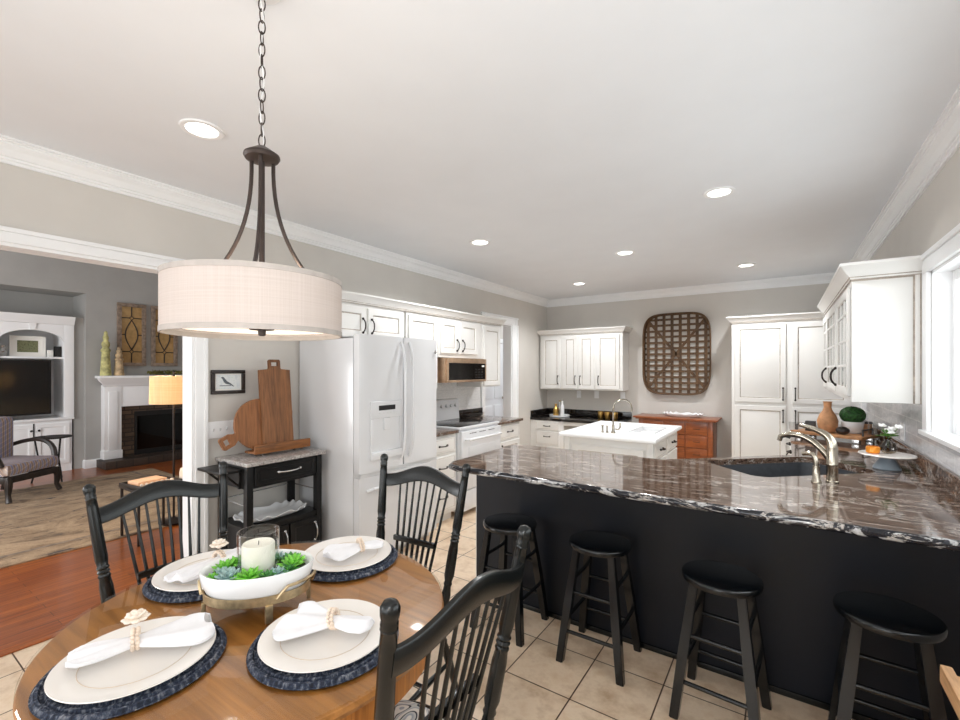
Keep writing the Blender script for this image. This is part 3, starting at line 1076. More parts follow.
# range ---------------------------------------------------------------
rg = thing('range', 'white freestanding electric range with a black glass cooktop under the microwave', 'stove', (-3.05, 4.065, 0))
RY0, RY1 = 3.685, 4.445
b = B()
b.box(-3.36, -2.755, RY0, RY1, 0.05, 0.898, 0.004)
b.box(-3.36, -2.735, RY0 - 0.006, RY1 + 0.006, 0.898, 0.925, 0.008)
b.build('body', 'appliance_white', rg)
bx(-3.30, -2.775, RY0 + 0.03, RY1 - 0.03, 0.9251, 0.930, bev=0.001).build('cooktop_glass', 'black_screen', rg)
od = bx(-2.754, -2.712, RY0 + 0.005, RY1 - 0.005, 0.275, 0.885, bev=0.01).build('oven_door', 'appliance_white', rg)
bx(-2.712, -2.709, 3.80, 4.30, 0.46, 0.715, bev=0.001).build('oven_window', 'appliance_grey', od)
B().tube([(-2.712, RY0 + 0.05, 0.80), (-2.668, RY0 + 0.07, 0.80), (-2.665, 4.065, 0.80), (-2.668, RY1 - 0.07, 0.80), (-2.712, RY1 - 0.05, 0.80)], 0.013, 10).build('handle', 'appliance_white', od)
b = B()
for k in range(3):
    for j in range(4):
        y = 3.82 + 0.18 * k + 0.032 * j
        b.box(-2.7119, -2.7105, y, y + 0.024, 0.852, 0.860)
b.build('vent_slots', 'black_matte', od)
bx(-2.754, -2.715, RY0 + 0.005, RY1 - 0.005, 0.06, 0.265, bev=0.008).build('storage_drawer', 'appliance_white', rg)
b = B()
b.prism([(-3.372, 0.926), (-3.315, 0.926), (-3.33, 1.16), (-3.36, 1.175), (-3.372, 1.175)], 'Y', RY0, RY1)
bg = b.build('control_panel', 'appliance_white', rg)
for y in (4.10, 4.19, 4.28, 4.37):
    B().cyl((-3.327, y, 1.09), (-3.302, y, 1.095), 0.02, 0.017).build('knob', 'appliance_white', bg)
bx(-3.327, -3.320, 3.86, 3.96, 1.07, 1.11).build('clock', 'black_screen', bg)

# microwave -----------------------------------------------------------
mw = thing('microwave', 'stainless over the range microwave with a black window and keypad', 'microwave', (-3.1, 4.06, 1.385))
MX = -2.905
bx(-3.372, MX - 0.03, 3.69, 4.44, 1.385, 1.65, bev=0.004).build('case', 'copper_steel', mw)
b = B()
b.box(MX - 0.03, MX, 3.70, 4.43, 1.595, 1.648, 0.004)
b.box(MX - 0.03, MX, 3.70, 4.43, 1.388, 1.412, 0.004)
b.box(MX - 0.03, MX, 3.70, 3.715, 1.4125, 1.5945, 0.003)
b.box(MX - 0.03, MX, 4.41, 4.43, 1.4125, 1.5945, 0.003)
b.build('front_frame', 'copper_steel', mw)
bx(MX - 0.028, MX - 0.003, 3.716, 4.17, 1.413, 1.594).build('window', 'black_screen', mw)
kp = bx(MX - 0.028, MX - 0.002, 4.175, 4.409, 1.413, 1.594).build('keypad', 'black_screen', mw)
b = B()
for r_ in range(4):
    for c_ in range(3):
        b.box(MX - 0.002, MX - 0.0012, 4.20 + 0.06 * c_, 4.24 + 0.06 * c_, 1.43 + 0.03 * r_, 1.442 + 0.03 * r_)
b.build('button_row', 'black_matte', kp)
bx(MX - 0.002, MX - 0.0005, 4.335, 4.385, 1.555, 1.575).build('display', 'paper', kp)

# back wall: desk run, upper cabinet, pantry ----------------------------
DY = 6.43
rt, f = cabinet('desk_cabinet', 'low white built-in desk base with two drawer stacks on the back wall', (XL + 0.002, DY + 0.02), '-Y', 0.57, 0, 0.722, 0.61, (),
        [(0.10, 0.50, 0.575, 0.705, ('h', 0.30, 0.64, 0.10)), (0.10, 0.50, 0.34, 0.555, ('h', 0.30, 0.475, 0.10)), (0.10, 0.50, 0.11, 0.32, ('h', 0.30, 0.22, 0.10))], None, 0.08)
b = B()
b.box(-2.0, -1.96, DY + 0.02, YB - 0.01, 0, 0.722, 0.002)
b.box(-2.83, -2.0, DY + 0.03, DY + 0.05, 0.66, 0.722, 0.002)
b.build('leg_panel', CW, rt)
slab('countertop', 'black granite desk top under the back wall cabinets', XL + 0.003, -1.94, DY, YB - 0.003, 0.723, 0.76, 'granite_dark')
b = B()
b.box(XL + 0.003, -1.94, YB - 0.022, YB - 0.002, 0.761, 0.865, 0.003)
b.box(XL + 0.002, XL + 0.022, DY + 0.02, YB - 0.022, 0.761, 0.865, 0.003)
tag(b.build('splash_strip', 'granite_dark', at=(-2.7, YB - 0.012, 0.761)), 'black granite splash strip behind the desk top on the back wall', 'backsplash')
W0 = -3.345
cabinet('upper_cabinet', 'white four-door upper cabinet on the back wall above the desk', (W0, 6.74), '-Y', 1.36, 1.205, 2.09, 0.325,
        [(0.04, 0.362, 1.225, 2.06, ('v', 0.325, 1.36, 0.13)), (0.405, 0.648, 1.225, 2.06, ('v', 0.618, 1.36, 0.13)),
         (0.672, 0.925, 1.225, 2.06, ('v', 0.702, 1.36, 0.13)), (0.962, 1.315, 1.225, 2.06, ('v', 0.995, 1.36, 0.13))], ())
crown(9, [(W0, YB - 0.004), (W0, 6.738), (W0 + 1.36, 6.738), (W0 + 1.36, YB - 0.004)], 2.091)
PX = -0.535
cabinet('pantry_cabinet', 'tall white four-door pantry cabinet in the back right corner', (PX, 6.45), '-Y', XR - PX - 0.002, 0, 2.12, 0.615,
        [(0.035, 0.565, 1.125, 2.075, ('v', 0.535, 1.235, 0.14)), (0.625, 1.155, 1.125, 2.075, ('v', 0.655, 1.235, 0.14)),
         (0.035, 0.565, 0.12, 1.085, ('v', 0.535, 0.97, 0.14)), (0.625, 1.155, 0.12, 1.085, ('v', 0.655, 0.97, 0.14))], (), None, 0.09)
crown(10, [(PX, YB - 0.004), (PX, 6.448), (XR - 0.004, 6.448)], 2.105)

# right wall: glazed upper cabinet ---------------------------------------
CY0 = 3.735
rt = thing('upper_cabinet', 'white upper cabinet with mullioned glass doors beside the window', 'cabinet', (0.55, 4.7, 1.315))
f = Face((0.385, 5.95, 0), '-X')
CL = 5.95 - CY0
b = B()
b.box(0.387, XR - 0.004, CY0, 5.95, 1.315, 1.335)
b.box(0.387, XR - 0.004, CY0, 5.95, 2.08, 2.10)
b.box(0.387, XR - 0.004, CY0, CY0 + 0.02, 1.335, 2.08)
b.box(0.387, XR - 0.004, 5.93, 5.95, 1.335, 2.08)
b.box(0.69, XR - 0.004, CY0 + 0.02, 5.93, 1.335, 2.08)
b.box(0.387, 0.69, CY0 + 0.02, 5.93, 1.69, 1.71)
for u0, u1 in ((0, 0.05), (1.37, 1.44), (CL - 0.05, CL)):
    f.boxp(b, u0, u1, 1.3455, 2.0595, -0.002, 0.018, 0.002)
f.boxp(b, 0, CL, 1.315, 1.345, -0.002, 0.018, 0.002)
f.boxp(b, 0, CL, 2.06, 2.10, -0.002, 0.018, 0.002)
b.build('body', CW, rt)
f2 = Face((0.387, CY0, 0), '-Y')
b = B()                                               # end panel facing the table, with a scribe moulding at the wall
b.box(0.367, 0.655, CY0 - 0.006, CY0, 1.315, 2.10, 0.002)
b.mi = 1
b.box(0.654, 0.664, CY0 - 0.008, CY0, 1.315, 2.10)
b.box(0.367, 0.654, CY0 - 0.0075, CY0, 2.088, 2.10)
b.box(0.684, 0.690, CY0 - 0.016, CY0, 1.315, 2.10)
b.mi = 0
b.box(0.663, XR - 0.004, CY0 - 0.014, CY0, 1.315, 2.10, 0.004)
b.build('end_panel', CW, rt)
for (u0, u1, hd) in ((0.06, 0.48, False), (0.50, 1.36, True), (1.45, CL - 0.06, True)):
    b = B()
    z0, z1 = 1.35, 2.055
    for a in ((u0, u0 + 0.055), (u1 - 0.055, u1)):
        f.boxp(b, a[0], a[1], z0, z1, 0.018, 0.038, 0.003)
    for a in ((z0, z0 + 0.055), (z1 - 0.055, z1)):
        f.boxp(b, u0 + 0.0555, u1 - 0.0555, a[0], a[1], 0.018, 0.037, 0.003)
    for t in (1 / 3, 2 / 3):
        um = u0 + (u1 - u0) * t
        f.boxp(b, um - 0.009, um + 0.009, z0 + 0.05, z1 - 0.05, 0.020, 0.034, 0.002)
    for zz in (1.55, 1.72, 1.90):
        f.boxp(b, u0 + 0.05, u1 - 0.05, zz - 0.009, zz + 0.009, 0.020, 0.034, 0.002)
    b.mi = 1
    for a in ((u0 + 0.055, u0 + 0.060), (u1 - 0.060, u1 - 0.055)):
        f.boxp(b, a[0], a[1], z0 + 0.055, z1 - 0.055, 0.021, 0.028)
    for a in ((z0 + 0.055, z0 + 0.06), (z1 - 0.06, z1 - 0.055)):
        f.boxp(b, u0 + 0.055, u1 - 0.055, a[0], a[1], 0.021, 0.028)
    dd = b.build('door', CW, rt)
    f.boxp(B(), u0 + 0.05, u1 - 0.05, z0 + 0.05, z1 - 0.05, 0.025, 0.027).build('glass_pane', 'window_glass', dd)
    if hd:
        f.pull(dd, u0 + 0.03, 1.47, 0.13, True, 0.038, r=0.0075)
crown(11, [(0.372, 5.94), (0.372, CY0 - 0.006), (XR - 0.002, CY0 - 0.006)], 2.10, k=1.25)

# peninsula -----------------------------------------------------------
PB = 2.535
pc = thing('peninsula_cabinet', 'long peninsula base with a black panelled back behind the stools', 'cabinet', (-0.55, 2.85, 0))
b = B()
b.box(-1.72, -0.52, PB + 0.012, 3.10, 0.0, 0.868)
b.box(-0.519, XR - 0.004, PB + 0.012, 3.10, 0.0, 0.62)
b.box(-0.519, XR - 0.004, PB + 0.012, 2.80, 0.621, 0.868)
b.box(0.085, XR - 0.004, 3.101, 3.98, 0.0, 0.62)
b.build('body', CW, pc)
bx(-1.752, -1.722, PB + 0.004, 3.12, 0.0, 0.868, bev=0.002).build('end_panel', CW, pc)
bx(-1.744, XR - 0.004, PB, PB + 0.011, 0.0, 0.868).build('back_panel', 'panel_black', pc)
b = B().box(-1.744, XR - 0.004, PB - 0.012, PB - 0.0005, 0.0, 0.03, 0.004)
b.build('base_strip', 'black_paint', pc)
rt, f = cabinet('base_cabinet', 'white base cabinet run under the right-hand window and glass cabinet', (0.085, 6.42), '-X', 2.42, 0, 0.868, 0.62,
        [(0.04 + 0.55 * k, 0.55 + 0.55 * k, 0.13, 0.66, ('v', 0.51 + 0.55 * k, 0.57)) for k in range(4)],
        [(0.04 + 0.55 * k, 0.55 + 0.55 * k, 0.69, 0.84, ('h', 0.295 + 0.55 * k, 0.765)) for k in range(4)], None, 0.09)

# granite top with the corner sink cut out
sc_c = Vector((0.02, 3.455)); sa = math.radians(43.5)
su = Vector((math.cos(sa), math.sin(sa))); sv = Vector((-math.sin(sa), math.cos(sa)))


def sp(a, c):
    q = sc_c + su * a + sv * c
    return (q.x, q.y)


def rounded(hx, hy, r, n=5):
    out = []
    for cx, cy, a0 in ((hx - r, hy - r, 0), (-hx + r, hy - r, 90), (-hx + r, -hy + r, 180), (hx - r, -hy + r, 270)):
        for k in range(n + 1):
            a = math.radians(a0 + 90 * k / n)
            out.append((cx + r * math.cos(a), cy + r * math.sin(a)))
    return out


YE = 2.29
outer = [(-1.82, YE + 0.1), (-1.79, YE + 0.03), (-1.72, YE), (XR - 0.003, YE), (XR - 0.003, 6.425), (0.055, 6.425), (0.055, 3.93), (-0.68, 3.225), (-1.76, 3.225), (-1.82, 3.17)]
HXS, HYS = 0.42, 0.25
hole = [sp(*q) for q in rounded(HXS, HYS, 0.09)]
ZT, ZU = 0.91, 0.872
b = B().plate([outer, hole], 'Z', ZU, ZT)
ct = b.build('countertop', 'granite', at=(-0.4, 3.0, ZU), smooth=0)
tag(ct, 'dark brown veined granite countertop on the peninsula, with a corner sink cut out', 'countertop')
edge = [(0, 0.0), (0.012, -0.001), (0.020, -0.008), (0.023, -0.018), (0.020, -0.030), (0.012, -0.037), (0, -0.038)]
B().sweep([(p[0], p[1], ZT) for p in ([(-0.68, 3.225)] + [(-1.76, 3.225), (-1.82, 3.17)] + outer[:4])],
          [(-o, h) for o, h in edge][::-1]).build('bullnose_edge', 'granite_edge', ct, smooth=60)
tag(bx(XR - 0.03, XR - 0.0085, YE + 0.02, 6.42, 0.9105, 1.011, bev=0.003).build('splash_strip', 'granite', at=(XR - 0.02, 4.4, 0.911)),
    'long brown granite splash strip along the right wall under the window', 'backsplash')

# sink
b = B()
o_ = rounded(HXS + 0.012, HYS + 0.012, 0.095)
i_ = rounded(HXS - 0.001, HYS - 0.001, 0.085)
fl_ = rounded(HXS - 0.03, HYS - 0.03, 0.08)
def l3(q, z):
    return [(*sp(*p), z) for p in q]
b.rings([l3(o_, ZU - 0.002), l3(i_, ZU - 0.002), l3(fl_, ZU - 0.2), l3(rounded(HXS - 0.3, HYS - 0.2, 0.02), ZU - 0.206)], True, False, True)
b.rings([l3(o_, ZU - 0.002), l3(rounded(HXS - 0.01, HYS - 0.01, 0.09), ZU - 0.215)], True, False, True)
snk = b.build('sink', 'sink_black', at=(*sc_c, ZU - 0.215), smooth=50, fix=True)
tag(snk, 'black undermount corner sink set in the granite peninsula', 'sink')

# main faucet and dispenser
def bez(p0, p1, p2, p3, n=14):
    out = []
    for i in range(n + 1):
        t = i / n
        out.append(tuple((1 - t) ** 3 * a + 3 * (1 - t) ** 2 * t * c + 3 * (1 - t) * t * t * d + t ** 3 * e for a, c, d, e in zip(p0, p1, p2, p3)))
    return out


fb = (0.222, 3.09, 0.911)
dv = Vector((-0.83, 0.0))     # spout direction in plan
dv = Vector((math.cos(math.radians(152)), math.sin(math.radians(152))))


def fp(s, z):
    return (fb[0] + dv.x * s, fb[1] + dv.y * s, z)


fa = thing('faucet', 'tall brushed nickel faucet with a curved spout behind the black sink', 'faucet', fb)
B().lathe([(0.030, 0.911), (0.030, 0.918), (0.0265, 0.921), (0.0262, 1.00), (0.0275, 1.003), (0.0275, 1.010), (0.0262, 1.013), (0.0255, 1.10)], (fb[0], fb[1], 0), 20).build('body', 'nickel', fa)
B().tube([fp(0, 1.095)] + bez(fp(0, 1.10), fp(0.0, 1.17), fp(0.06, 1.185), fp(0.16, 1.205)), [0.025] + [0.0245 - 0.013 * (i / 14) for i in range(15)], 12).build('lever', 'nickel', fa)
B().tube(bez(fp(0.01, 1.03), fp(0.10, 1.165), fp(0.20, 1.16), fp(0.265, 1.125)) + [fp(0.272, 1.10)], [0.017] * 12 + [0.015, 0.014, 0.014, 0.013], 12).build('spout', 'nickel', fa)
sb = (0.150, 3.04, 0.911)
so = thing('soap_dispenser', 'short hooked nickel soap dispenser beside the tall faucet', 'soap dispenser', sb)
B().lathe([(0.024, 0.911), (0.024, 0.916), (0.018, 0.925), (0.016, 1.0)], (sb[0], sb[1], 0), 16).build('body', 'nickel', so)
B().tube([(sb[0], sb[1], 0.995)] + bez((sb[0], sb[1], 1.0), (sb[0], sb[1], 1.05), (sb[0] - 0.01, sb[1] + 0.01, 1.075), (sb[0] - 0.06, sb[1] + 0.03, 1.055), 8), 0.0125, 10).build('spout', 'nickel', so)

# island -------------------------------------------------------------
IX0, IX1, IY0, IY1 = -1.815, -0.93, 4.10, 5.29
isl = thing('kitchen_island', 'white kitchen island with a white solid top in the middle of the kitchen', 'kitchen island', ((IX0 + IX1) / 2, (IY0 + IY1) / 2, 0))
b = B()
b.box(IX0 + 0.05, IX1 - 0.04, IY0 + 0.05, IY1 - 0.04, 0.09, 0.872, 0.002)
b.box(IX0 + 0.09, IX1 - 0.09, IY0 + 0.09, IY1 - 0.09, 0, 0.09)
b.build('body', CW, isl)
f = Face((IX0 + 0.05, IY0 + 0.05, 0), '-Y')
f.panel(0.06, 0.735, 0.12, 0.80).build('front_panel', CW, isl, smooth=20)
for x in (IX0 + 0.055, IX1 - 0.045):
    bx(x - 0.025, x + 0.025, IY0 + 0.03, IY0 + 0.08, 0, 0.872, bev=0.006).build('corner_post', CW, isl)
f = Face((IX1 - 0.04, IY0 + 0.05, 0), '+X')
for u0 in (0.07, 0.60):
    for v0, v1 in ((0.70, 0.85), (0.42, 0.68), (0.12, 0.40)):
        d_ = f.panel(u0, u0 + 0.48, v0, v1, SLAB).build('drawer', CW, isl, smooth=20)
        f.pull(d_, u0 + 0.24, (v0 + v1) / 2, 0.10, False)
b = B()
SX0, SX1, SY0, SY1 = -1.25, -1.02, 4.48, 4.98
for q in ((IX0, SX0, IY0, IY1), (SX1, IX1, IY0, IY1), (SX0, SX1, IY0, SY0), (SX0, SX1, SY1, IY1)):
    b.box(q[0], q[1], q[2], q[3], 0.873, 0.91)
b.sweep([(IX0, IY0, 0.91), (IX1, IY0, 0.91), (IX1, IY1, 0.91), (IX0, IY1, 0.91)], [(-o * 0.6, h) for o, h in edge][::-1], closed=True)
b.build('countertop', 'trim_white', isl)
b = B()
b.rings([[(SX0 - 0.012, SY0 - 0.012, 0.9105), (SX1 + 0.012, SY0 - 0.012, 0.9105), (SX1 + 0.012, SY1 + 0.012, 0.9105), (SX0 - 0.012, SY1 + 0.012, 0.9105)],
         [(SX0 - 0.008, SY0 - 0.008, 0.917), (SX1 + 0.008, SY0 - 0.008, 0.917), (SX1 + 0.008, SY1 + 0.008, 0.917), (SX0 - 0.008, SY1 + 0.008, 0.917)],
         [(SX0 + 0.005, SY0 + 0.005, 0.912), (SX1 - 0.005, SY0 + 0.005, 0.912), (SX1 - 0.005, SY1 - 0.005, 0.912), (SX0 + 0.005, SY1 - 0.005, 0.912)],
         [(SX0 + 0.02, SY0 + 0.02, 0.78), (SX1 - 0.02, SY0 + 0.02, 0.78), (SX1 - 0.02, SY1 - 0.02, 0.78), (SX0 + 0.02, SY1 - 0.02, 0.78)]], True, False, True)
b.build('prep_sink', 'appliance_white', isl)
ib = (-1.36, 4.31, 0.911)
fi = thing('faucet', 'slim gooseneck nickel faucet on the white island', 'faucet', ib)
B().lathe([(0.022, 0.911), (0.022, 0.918), (0.014, 0.93), (0.012, 0.99)], (ib[0], ib[1], 0), 14).build('body', 'nickel', fi)
ar = [(ib[0], ib[1], 0.985), (ib[0], ib[1], 1.14)]
for k in range(11):
    a = PI - PI * 1.08 * k / 10
    ar.append((ib[0] + (0.095 + 0.095 * math.cos(a)) * 0.75, ib[1] + (0.095 + 0.095 * math.cos(a)) * 0.66, 1.14 + 0.095 * math.sin(a)))
B().tube(ar, 0.0085, 10).build('spout', 'nickel', fi)
B().tube(bez((ib[0] + 0.02, ib[1], 0.95), (ib[0] + 0.06, ib[1], 0.94), (ib[0] + 0.07, ib[1], 0.96), (ib[0] + 0.065, ib[1] + 0.01, 1.01), 6), 0.008, 8).build('lever', 'nickel', fi)
for dx, h_ in ((-0.055, 0.06), (-0.1, 0.062)):
    o = B().lathe([(0.013, 0.911), (0.013, 0.92), (0.009, 0.925), (0.009, 0.911 + h_), (0.012, 0.913 + h_), (0.011, 0.922 + h_)], (ib[0] + dx, ib[1] - 0.015, 0), 12).build('tap_fitting', 'nickel', at=(ib[0] + dx, ib[1] - 0.015, 0.911))
    tag(o, 'small nickel fitting standing just left of the island faucet' if dx > -0.06 else 'small nickel fitting furthest left of the island faucet', 'tap')

# dresser on the back wall --------------------------------------------
DX0, DX1, DYF = -1.74, -0.745, 6.60
ds = thing('dresser', 'orange cherry wood chest of drawers against the back wall', 'dresser', ((DX0 + DX1) / 2, (DYF + YB) / 2, 0))
b = B()
b.box(DX0 + 0.02, DX1 - 0.02, DYF + 0.02, YB - 0.02, 0.10, 0.825, 0.003)
for x in (DX0 + 0.02, DX1 - 0.08):
    for y in (DYF + 0.012, YB - 0.08):
        b.box(x, x + 0.06, y, y + 0.06, 0, 0.825, 0.006)
b.build('body', 'cherry', ds)
b = B()
b.box(DX0 - 0.05, DX1 + 0.04, DYF - 0.035, YB - 0.006, 0.84, 0.862, 0.008)
b.box(DX0 - 0.02, DX1 + 0.015, DYF - 0.01, YB - 0.006, 0.822, 0.84, 0.006)
b.build('top', 'cherry', ds)
for c_ in range(3):
    u0 = DX0 + 0.09 + c_ * 0.278
    for r_ in range(4):
        z0 = 0.13 + r_ * 0.172
        d_ = bx(u0, u0 + 0.262, DYF + 0.004, DYF + 0.022, z0, z0 + 0.16, bev=0.006).build('drawer', 'cherry', ds)
        B().tube([(u0 + 0.09, DYF + 0.004, z0 + 0.085), (u0 + 0.095, DYF - 0.012, z0 + 0.08), (u0 + 0.167, DYF - 0.012, z0 + 0.08), (u0 + 0.172, DYF + 0.004, z0 + 0.085)], 0.004, 6).build('handle', 'bronze', d_)


# ------------------------------------------------------------------ ceiling lights
for i, (x, y, lb) in enumerate(((-2.386, 1.068, 'round recessed ceiling light nearest the hanging drum lamp'),
                                (-0.356, 3.39, 'round recessed ceiling light over the peninsula, furthest right of the front ones'),
                                (-2.343, 3.465, 'round recessed ceiling light above the fridge side of the kitchen'),
                                (-1.331, 4.60, 'round recessed ceiling light above the white island'),
                                (-2.334, 5.893, 'round recessed ceiling light in front of the back wall desk cabinets'),
                                (-0.349, 5.919, 'round recessed ceiling light near the pantry cabinet'))):
    t = thing('recessed_light', lb, 'ceiling light', (x, y, H), 'recessed ceiling lights')
    B().lathe([(0.068, H - 0.001), (0.098, H - 0.001), (0.094, H - 0.008), (0.072, H - 0.008), (0.068, H - 0.001)], (x, y, 0), 28, False, False).build('trim_ring', 'trim_white', t)
    B().cyl((x, y, H - 0.003), (x, y, H - 0.0005), 0.070, seg=28).build('lens', 'downlight_glow', t)
    light('downlight', 'SPOT', (x, y, H - 0.03), 10 if i == 0 else ((52 if 4 < y < 5 else 96) if y > 3.4 else 48), (0, 0, 0), radius=0.06, spot=math.radians(150), color=(0.97, 0.985, 1.0))

# ------------------------------------------------------------------ pendant over the table
TX, TY = -1.349, 0.778
pn = thing('pendant_light', 'drum shade pendant lamp hanging on a dark chain above the dining table', 'pendant light', (TX, TY, 1.63))
SR = 0.252
b = B()
loops = []
for r, z in ((SR, 1.630), (SR, 1.801), (SR - 0.003, 1.801), (SR - 0.003, 1.630)):
    loops.append([(TX - 0.012 + r * math.cos(2 * PI * k / 64), TY - 0.008 + r * math.sin(2 * PI * k / 64), z) for k in range(64)])
loops.append(loops[0])
b.rings(loops, True, False, False)
b.build('lamp_shade', 'shade_linen', pn, smooth=60)
for z0, z1 in ((1.628, 1.643), (1.789, 1.804)):
    b = B()
    loops = []
    for r, z in ((SR + 0.0015, z0), (SR + 0.0015, z1), (SR - 0.0045, z1), (SR - 0.0045, z0), (SR + 0.0015, z0)):
        loops.append([(TX - 0.012 + r * math.cos(2 * PI * k / 64), TY - 0.008 + r * math.sin(2 * PI * k / 64), z) for k in range(64)])
    b.rings(loops, True, False, False)
    b.build('shade_trim', 'shade_trim', pn, smooth=60)
B().cyl((TX - 0.012, TY - 0.008, 1.650), (TX - 0.012, TY - 0.008, 1.654), SR - 0.012, seg=48).build('diffuser', 'diffuser_glow', pn)
B().lathe([(0.004, 1.655), (0.036, 1.650), (0.036, 1.645), (0.012, 1.643), (0.011, 1.628), (0.006, 1.626)], (TX, TY, 0), 20).build('finial', 'pendant_bronze', pn)
B().lathe([(0.012, 2.218), (0.020, 2.213), (0.052, 2.191), (0.053, 2.185), (0.048, 2.177), (0.010, 2.171)], (TX, TY, 0), 28).build('hub', 'pendant_bronze', pn)
B().cyl((TX, TY, 1.655), (TX, TY, 2.178), 0.0085).build('stem', 'pendant_bronze', pn)
for a in (-0.62, -0.62 + 2 * PI / 3, -0.62 + 4 * PI / 3):
    c, s_ = math.cos(a), math.sin(a)
    pts = [(TX + c * r, TY + s_ * r, z) for r, _, z in bez((0.036, 0, 2.178), (0.030, 0, 1.98), (0.105, 0, 1.86), (0.226, 0, 1.785), 16)]
    B().tube(pts, 0.0062, 8).build('arm', 'pendant_bronze', pn)
    B().cyl((TX + c * 0.225, TY + s_ * 0.225, 1.785), (TX + c * (SR - 0.018), TY + s_ * (SR - 0.018), 1.785), 0.006).build('arm_foot', 'pendant_bronze', pn)
z = 2.215
i = 0
while z < 2.68:
    b = B()
    pts = []
    rot = (i % 2) * 1.45 + 0.75 + 0.25 * math.sin(i * 2.1)
    hw, hl = 0.0095, 0.021
    for k in range(20):
        a = 2 * PI * k / 20
        u = hw * math.cos(a)
        pts.append((TX + u * math.cos(rot), TY + u * math.sin(rot), z + hl + hl * math.sin(a)))
    b.tube(pts, 0.0021, 6, closed=True)
    b.build('chain_link', 'pendant_bronze', pn)
    z += 0.0355
    i += 1
B().lathe([(0.056, H - 0.0005), (0.056, H - 0.008), (0.045, H - 0.016), (0.012, H - 0.03), (0.008, H - 0.04)], (TX, TY, 0), 28).build('canopy', 'trim_white', pn)
B().tube([(TX + 0.006 * math.sin(k * 1.3), TY + 0.006 * math.cos(k * 1.3), 2.22 + 0.46 * k / 12) for k in range(13)], 0.0018, 6).build('cord', 'trim_white', pn)
light('pendant_bulb', 'POINT', (TX, TY, 1.735), 5, radius=0.05, color=(1, 0.84, 0.66))

# ------------------------------------------------------------------ dining table and its settings
TX, TY = -1.388, 0.818
TZ = 0.745
TR = 0.572
tb = thing('dining_table', 'round oak pedestal dining table set for four', 'dining table', (TX, TY, 0))
B().lathe([(TR - 0.02, TZ - 0.032), (TR - 0.004, TZ - 0.026), (TR, TZ - 0.014), (TR - 0.004, TZ - 0.003), (TR - 0.012, TZ)], (TX, TY, 0), 96).build('tabletop', 'table_oak', tb)
B().lathe([(TR - 0.04, TZ - 0.115), (TR - 0.03, TZ - 0.11), (TR - 0.03, TZ - 0.033)], (TX, TY, 0), 96, True, True).build('apron', 'apron_oak', tb)
B().lathe([(0.09, 0.10), (0.11, 0.13), (0.085, 0.17), (0.06, 0.22), (0.075, 0.35), (0.10, 0.44), (0.08, 0.54), (0.11, 0.60), (0.14, TZ - 0.116)], (TX, TY, 0), 28).build('pedestal', 'apron_oak', tb)
for k in range(4):
    a = k * PI / 2 + 0.5
    b = B()
    pts = bez((0.07, 0, 0.19), (0.2, 0, 0.20), (0.24, 0, 0.05), (0.40, 0, 0.03), 10)
    b.tube([(TX + r * math.cos(a), TY + r * math.sin(a), z) for r, _, z in pts], [0.045 - 0.0015 * i for i in range(11)], 10)
    b.build('foot', 'apron_oak', tb)
o = B().lathe([(TR - 0.004, TZ + 0.0005), (TR - 0.001, TZ + 0.003), (TR - 0.004, TZ + 0.0065)], (TX, TY, 0), 96).build('glass_cover', 'table_glass', at=(TX, TY, TZ))
tag(o, 'clear round glass cover lying on the oak table', 'glass table cover')
GT = TZ + 0.0068


def placemat(loc, label):
    b = B()
    R = 0.202
    b.lathe([(R - 0.012, 0.0), (R - 0.002, 0.002), (R, 0.005), (R - 0.008, 0.008), (0.02, 0.007)], (0, 0, 0), 64)
    # braided cord rounds
    for k in range(9):
        r = R - 0.011 - 0.020 * k
        b.tube([(r * math.cos(2 * PI * i / 48), r * math.sin(2 * PI * i / 48), 0.0070 + 0.0014 * (i % 2)) for i in range(48)], 0.0068 if k else 0.0075, 6, closed=True)
    o = b.build('placemat', 'navy_braid', smooth=60)
    for v in o.data.vertices:
        v.co.z = max(v.co.z, 0.0)
    o.location = (loc[0], loc[1], GT)
    o.rotation_euler = (0, 0, random.random() * 6)
    tag(o, label, 'placemat', 'braided navy placemats')


PMZ = GT + 0.0160


def plate(loc, label):
    R = 0.176
    o = B().lathe([(0.09, 0.0), (0.108, 0.001), (R - 0.008, 0.009), (R, 0.012), (R - 0.001, 0.0145), (R - 0.01, 0.0135), (0.120, 0.0075), (0.111, 0.0042), (0.002, 0.0038)], (0, 0, 0), 72).build('plate', 'plate_white', smooth=60)
    b = B()
    r0 = 0.120
    b.tube([(r0 * math.cos(2 * PI * i / 64), r0 * math.sin(2 * PI * i / 64), 0.0073) for i in range(64)], 0.0011, 5, closed=True)
    c = b.build('rim_line', 'plate_line', o)
    o.location = (loc[0], loc[1], PMZ)
    tag(o, label, 'plate', 'cream plates')


